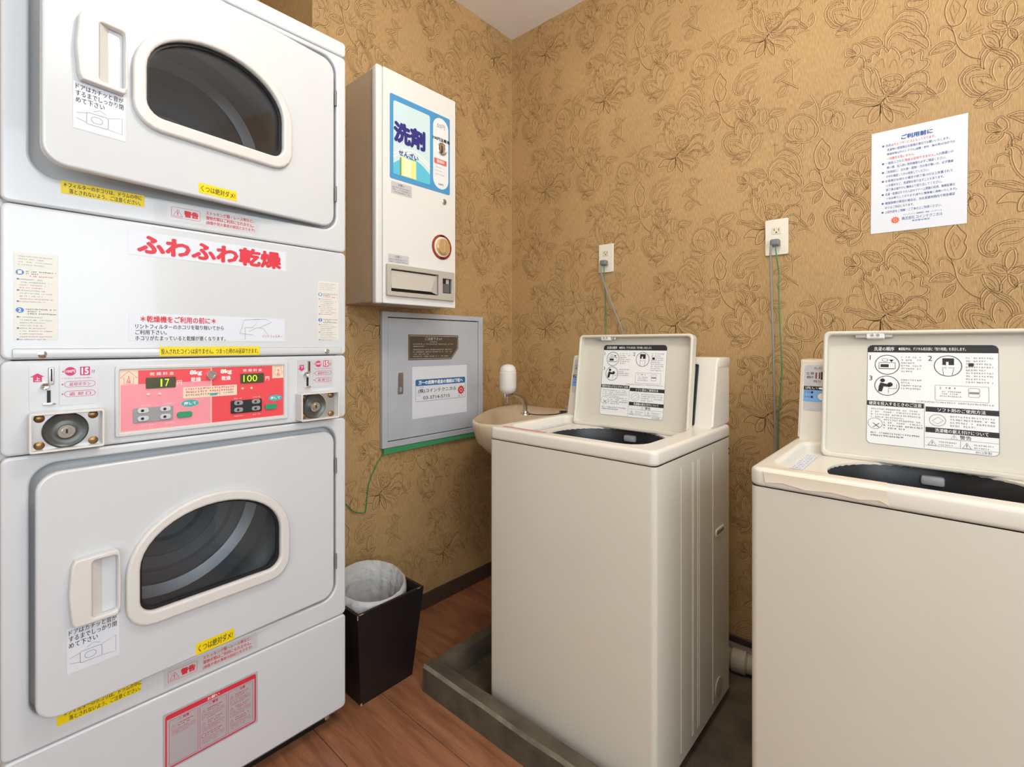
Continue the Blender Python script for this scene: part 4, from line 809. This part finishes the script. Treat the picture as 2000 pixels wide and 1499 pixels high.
F.append(tuple(range(N-1,-1,-1))); F.append(tuple((len(seq)-1)*N+j for j in range(N))); q.raw(V,F,CERAM); q.build('bowl',sk,50)
q=MB(); q.lathe([(.011,0),(.011,.012),(.008,.016)],CERAM,Matrix.Translation((.40,-.16,.798)),18); q.build('hole_plug',sk)
q=MB(); q.lathe([(.02,0),(.02,.006),(.012,.012),(.012,.045),(.016,.05),(.016,.06),(.004,.063)],CHR,Matrix.Translation((.47,-.075,.798)),24); q.tube([(.47,-.075,.83),(.45,-.11,.838),(.435,-.15,.83)],.008,CHR,10,4); q.build('tap',sk)
q=MB(); pts=[(.46,-.10,.803),(.42,-.13,.8025),(.40,-.20,.8025),(.36,-.245,.8025),(.33,-.25,.803),(.31,-.245,.803)]; q.tube(pts,.0022,DK,6,5); 
q.tube([(.425+.022*math.cos(a*.7),-.15+.02*math.sin(a*.7),.8045+a*.0006) for a in range(18)],.0016,DK,6,2); q.build('plug_chain',sk)
sd=thing('soap_dispenser','white soap bottle on a curved steel arm standing on the wash basin rim','soap dispenser',(.30,-.255,.80))
q=MB(); q.lathe([(.021,0),(.02,.004),(.013,.009),(.012,.014)],CHR,Matrix.Translation((.30,-.255,.7995)),24); q.tube([(.30,-.255,.81),(.30,-.258,.84),(.30,-.275,.868),(.30,-.31,.886),(.30,-.345,.892)],.0095,STEEL,12,5); q.build('arm',sd)
q=MB(); q.lathe([(.003,-.032),(.004,-.012),(.013,-.01),(.0155,.0),(.0155,.012)],CHR,Matrix.Translation((.30,-.363,.888)),20); q.build('nozzle',sd)
q=MB(); q.lathe([(.012,0),(.022,.004),(.031,.014),(.034,.028),(.034,.086),(.0325,.088),(.033,.09),(.0325,.096),(.028,.108),(.018,.116),(.004,.119)],BOT,Matrix.Translation((.30,-.363,.894)),32); q.build('bottle',sd)
# ================================================================ waste bin and liner
wb_=thing('waste_bin','small black wooden waste bin with chipped edges beside the dryer','bin',(.18,-.91,0))
q=MB(); a0,a1,c0,c1=.085,.292,.828,1.018; A0,A1,C0,C1=.07,.305,.79,1.036; h=.283
def frustum(i):  return [(a0+i,-c1+i,i and .01 or 0),(a1-i,-c1+i,i and .01 or 0),(a1-i,-c0-i,i and .01 or 0),(a0+i,-c0-i,i and .01 or 0),(A0+i,-C1+i,h),(A1-i,-C1+i,h),(A1-i,-C0-i,h),(A0+i,-C0-i,h)]
o_,i_=frustum(0),frustum(.009); V=o_+i_
F=[(3,2,1,0)]+[(k,(k+1)%4,4+(k+1)%4,4+k) for k in range(4)]+[(8+k,12+k,12+(k+1)%4,8+(k+1)%4) for k in range(4)]+[(8,9,10,11)]+[(4+k,4+(k+1)%4,12+(k+1)%4,12+k) for k in range(4)]
q.raw(V,F,BINM); q.build('body',wb_,0)
for bx in((A1-.0016,A1+.0005,-C1-.0004,-C1+.0016,h-.013,h+.0004),(A1-.0022,A1+.0004,-C1+.006,-C1+.02,h-.001,h+.0004),(a1-.0016,a1+.0005,-c1-.0004,-c1+.005,0,.007),(A1-.002,A1+.0003,-C0-.026,-C0-.014,h-.0006,h+.0004)): MB().box(*bx,WORN).build('chipped_edge',wb_,0)
lb=MB(); V=[];F=[];n=72; rnd=random.Random(9); jit=[rnd.uniform(-1,1) for _ in range(n)]
prof=[(.100,-.045,.5),(.1075,-.02,.8),(.1095,.002,.6),(.106,.016,.4),(.100,.018,.4),(.094,.0,.8),(.088,-.04,1.2),(.08,-.12,1.2),(.07,-.2,1),(.02,-.235,.4)]
for r_,z,jw in prof:
    for j in range(n):
        a=2*math.pi*j/n; w=math.sin(a*17+jit[j])*.0018*jw+jit[j]*.0013*jw; rr_=r_+w
        tilt=(-math.cos(a)*.025)*(1 if z>-.1 else .3); V.append((.186+rr_*math.cos(a)*1.02,-.916+rr_*math.sin(a)*1.08,.293+z+tilt+(jit[(j+5)%n]*.004 if z<-.03 and r_>.095 else 0)))
for i in range(len(prof)-1):
    for j in range(n): F.append((i*n+j,i*n+(j+1)%n,(i+1)*n+(j+1)%n,(i+1)*n+j))
lb.raw(V,F,BAG); lb.build('bin_liner',None,60,label='crumpled translucent plastic liner puffed over the rim of the black bin',category='bag')
# ================================================================ poster
q=MB(frame((1.5505,-.001,1.5725),(math.cos(R(-.5)),0,math.sin(R(-.5))),(-math.sin(R(-.5)),0,math.cos(R(-.5))))); X=-.106; Y=-.15
q.rect(X,Y,-X,-Y,PAP,.0005); P=lambda s,x0,x1,z,h,m=INKB,b=.006: q.text(s,X+x0,Y+z-h/2,X+x1,Y+z+h/2,m,.0009,b)
P('ご利用前に',.07,.139,.272,.013,INKB,.03)
rows=[(1,'当店は',.034,.052,INKB,'セルフサービスとなっております。',.053,.145,INKR),(0,'洗濯物の管理等はお客様の責任でお願いいたします。',.037,.175,INKB),(0,'機器故障以外のトラブル(盗難・紛失・縮み等)は当店では',.037,.186,INKB),(0,'一切責任を負いません。',.037,.1,INKR),
(1,'一度投入された',.034,.077,INKB,'現金は返却できません。',.078,.145,INKR,'入れ間違いの',.146,.183,INKB),(0,'無い様、投入前に使用機器を必ずご確認ください。',.037,.168,INKB),
(1,'ご利用前に、忘れ物・異物・汚れ等が無いか、必ず機械',.034,.183,INKB),(0,'の中を確認してから使用してください。',.036,.132,INKB),
(1,'お客様がお待ちの場合や終了後10分以上放置されて',.034,.182,INKB),(0,'いる場合など、洗濯物を取り出すこともあります。',.036,.164,INKB),(0,'終了後は速やかに機械より取り出してください。',.036,.16,INKB),
(1,'洗濯・乾燥以外での入店やマナー上問題の利用、無断駐車は',.034,.187,INKB),(0,'一切お断りしております(直ちに警察署に通報いたします)。',.036,.192,INKB),
(1,'機器故障が原因の場合は、当社営業時間内で現金確認',.034,.187,INKB),(0,'のうえご対応になります。',.034,.1,INKB),(1,'上記内容をご理解・ご了承の上ご利用ください。',.034,.16,INKB)]
z=.256
for rw in rows:
    if rw[0]: q.poly(ell(X+.028,Y+z,.0027,.0027,14),INKB,.0009)
    for i in range(1,len(rw),4): P(rw[i],rw[i+1],rw[i+2],z,.0078,rw[i+3])
    z-=.0131
sun(q,X+.058,Y+.033,.011,ORNG,.001); P('株式会社 コインテクニカル',.073,.162,.035,.0095,INKB,.008); P('コインランドリー機器販売・設置・メンテナンス',.076,.16,.0455,.0045,INKB,0); P('東京都目黒区',.096,.135,.0255,.005,INKB,0)
q.build('poster',None,0,label='white paper notice with blue and red Japanese text on the patterned wall',category='poster')
# ================================================================ outlets, cords, wires
def outlet(a,z,lab):
    o=thing('wall_outlet',lab,'outlet',(a,0,z)); M=frame((a,0,z),(1,0,0),(0,0,1))
    MB(M).plate([rr(-.035,-.06,.035,.06,.005)],.007,OUTM,.002,.0005).build('plate',o)
    for dz in(.0215,-.0215):
        q=MB(M); q.plate([rr(-.014,dz-.0115,.014,dz+.0115,.002)],.002,mat('socket_ivory',(222,210,184),.4),.0005,.0072)
        for x,hh in((-.0065,.008),(.0065,.0065)): q.rect(x-.001,dz-.001,x+.001,dz-.001+hh,BLK,.0094)
        q.poly(ell(0,dz-.006,.0025,.0025,12),BLK,.0094); q.build('socket',o,0)
outlet(.537,1.4565,'ivory wall outlet with grey plug above the washer beside the basin'); outlet(1.1885,1.451,'ivory wall outlet with grey plug left of the paper notice')
def cord(a,z,pts,lab):
    o=thing('power_cord',lab,'cord',(a,-.01,z)); q=MB(); q.box(a-.014,a+.014,-.037,-.0103,z-.011,z+.011,mat('plug_grey',(120,120,128),.4),.005,3); q.build('plug',o)
    MB().tube(pts,.0035,GCORD,8,6).build('cable',o)
cord(.537,1.435,[(.528,-.03,1.43),(.527,-.034,1.41),(.545,-.03,1.34),(.585,-.028,1.24),(.625,-.03,1.15),(.66,-.045,1.04),(.68,-.06,.9),(.69,-.1,.6),(.70,-.12,.3)],'thin grey power cord slanting down behind the washer next to the basin')
cord(1.1885,1.4295,[(1.180,-.03,1.424),(1.177,-.034,1.40),(1.177,-.026,1.285),(1.181,-.024,1.148),(1.1845,-.024,.96),(1.189,-.026,.773),(1.19,-.03,.5),(1.19,-.028,.3),(1.19,-.02,.12)],'grey power cord hanging down the wall between the two washers')
def wire(pts,lab): MB().tube(pts,.0019,GWIRE,6,6).build('earth_wire',None,35,label=lab,category='wire')
wire([(.539,-.028,1.4235),(.540,-.024,1.38),(.538,-.01,1.25),(.537,-.008,1.142),(.56,-.01,1.0),(.64,-.01,.88),(.66,-.012,.5),(.66,-.012,.2),(.66,-.015,.02)],'thin green earth wire hanging from the outlet above the washer beside the basin')
wire([(1.192,-.03,1.418),(1.192,-.03,1.40),(1.198,-.016,1.33),(1.1965,-.014,1.28),(1.2005,-.012,1.148),(1.206,-.014,1.012),(1.199,-.016,.893),(1.1945,-.014,.773),(1.2,-.014,.5),(1.205,-.016,.02)],'green earth wire hanging beside the grey cord between the two washers')
wire([(.008,-.748,.690),(.010,-.752,.676),(.006,-.778,.6376),(.006,-.807,.5814),(.006,-.8166,.5333),(.006,-.8228,.4792),(.006,-.8322,.4705),(.006,-.872,.4862),(.006,-.92,.535),(.006,-.98,.56)],'thin green wire curling down the wall below the steel cabinet')
# drain hose lying behind the machines
hs_=thing('drain_hose','grey ribbed drain hose lying on the pan behind the two washers','hose',(1.12,-.13,.016))
q=MB(); HP=[(.80,-.07,.05),(.95,-.085,.05),(1.06,-.12,.05),(1.14,-.115,.05),(1.22,-.09,.05),(1.4,-.09,.05)]; q.tube(HP,lambda t:.030+.0025*math.sin(t*340),HOSE,14,24); q.build('tube',hs_,60)
q=MB(); q.tube([(1.085,-.124,.05),(1.125,-.119,.05)],.035,HOSE,16,2); q.build('coupling',hs_)
MB().tube([(1.02,-.03,.034),(1.1,-.029,.034),(1.18,-.029,.034),(1.35,-.029,.034)],.017,mat('hose_dark',(120,108,98),.6),10,4).build('supply_pipe',None,35,label='dull grey water pipe running along the baseboard behind the ribbed hose',category='pipe')
# pendant lamp
cl=thing('pendant_lamp','white glass globe pendant lamp hanging from the ceiling in front of the dryer','lamp',(1.37,-1.15,CH))
q=MB(); q.lathe([(.05,-.0005),(.05,-.012),(.03,-.02),(.005,-.022)],mat('lamp_white',(236,234,230),.4),Matrix.Translation((1.37,-1.15,CH)),28); q.build('ceiling_rose',cl)
MB().tube([(1.37,-1.15,CH-.02),(1.37,-1.15,2.452)],.004,mat('lamp_white',(0,0,0)),8,1).build('stem',cl)
q=MB(); q.lathe([(.13*math.sin(math.pi*max(.004,i/20)),.13*math.cos(math.pi*i/20)) for i in range(21)][::-1],LAMP,Matrix.Translation((1.37,-1.15,2.32)),40); q.build('globe',cl,80)
for o in bpy.data.objects:
    if '_o' in o.keys(): del o['_o']
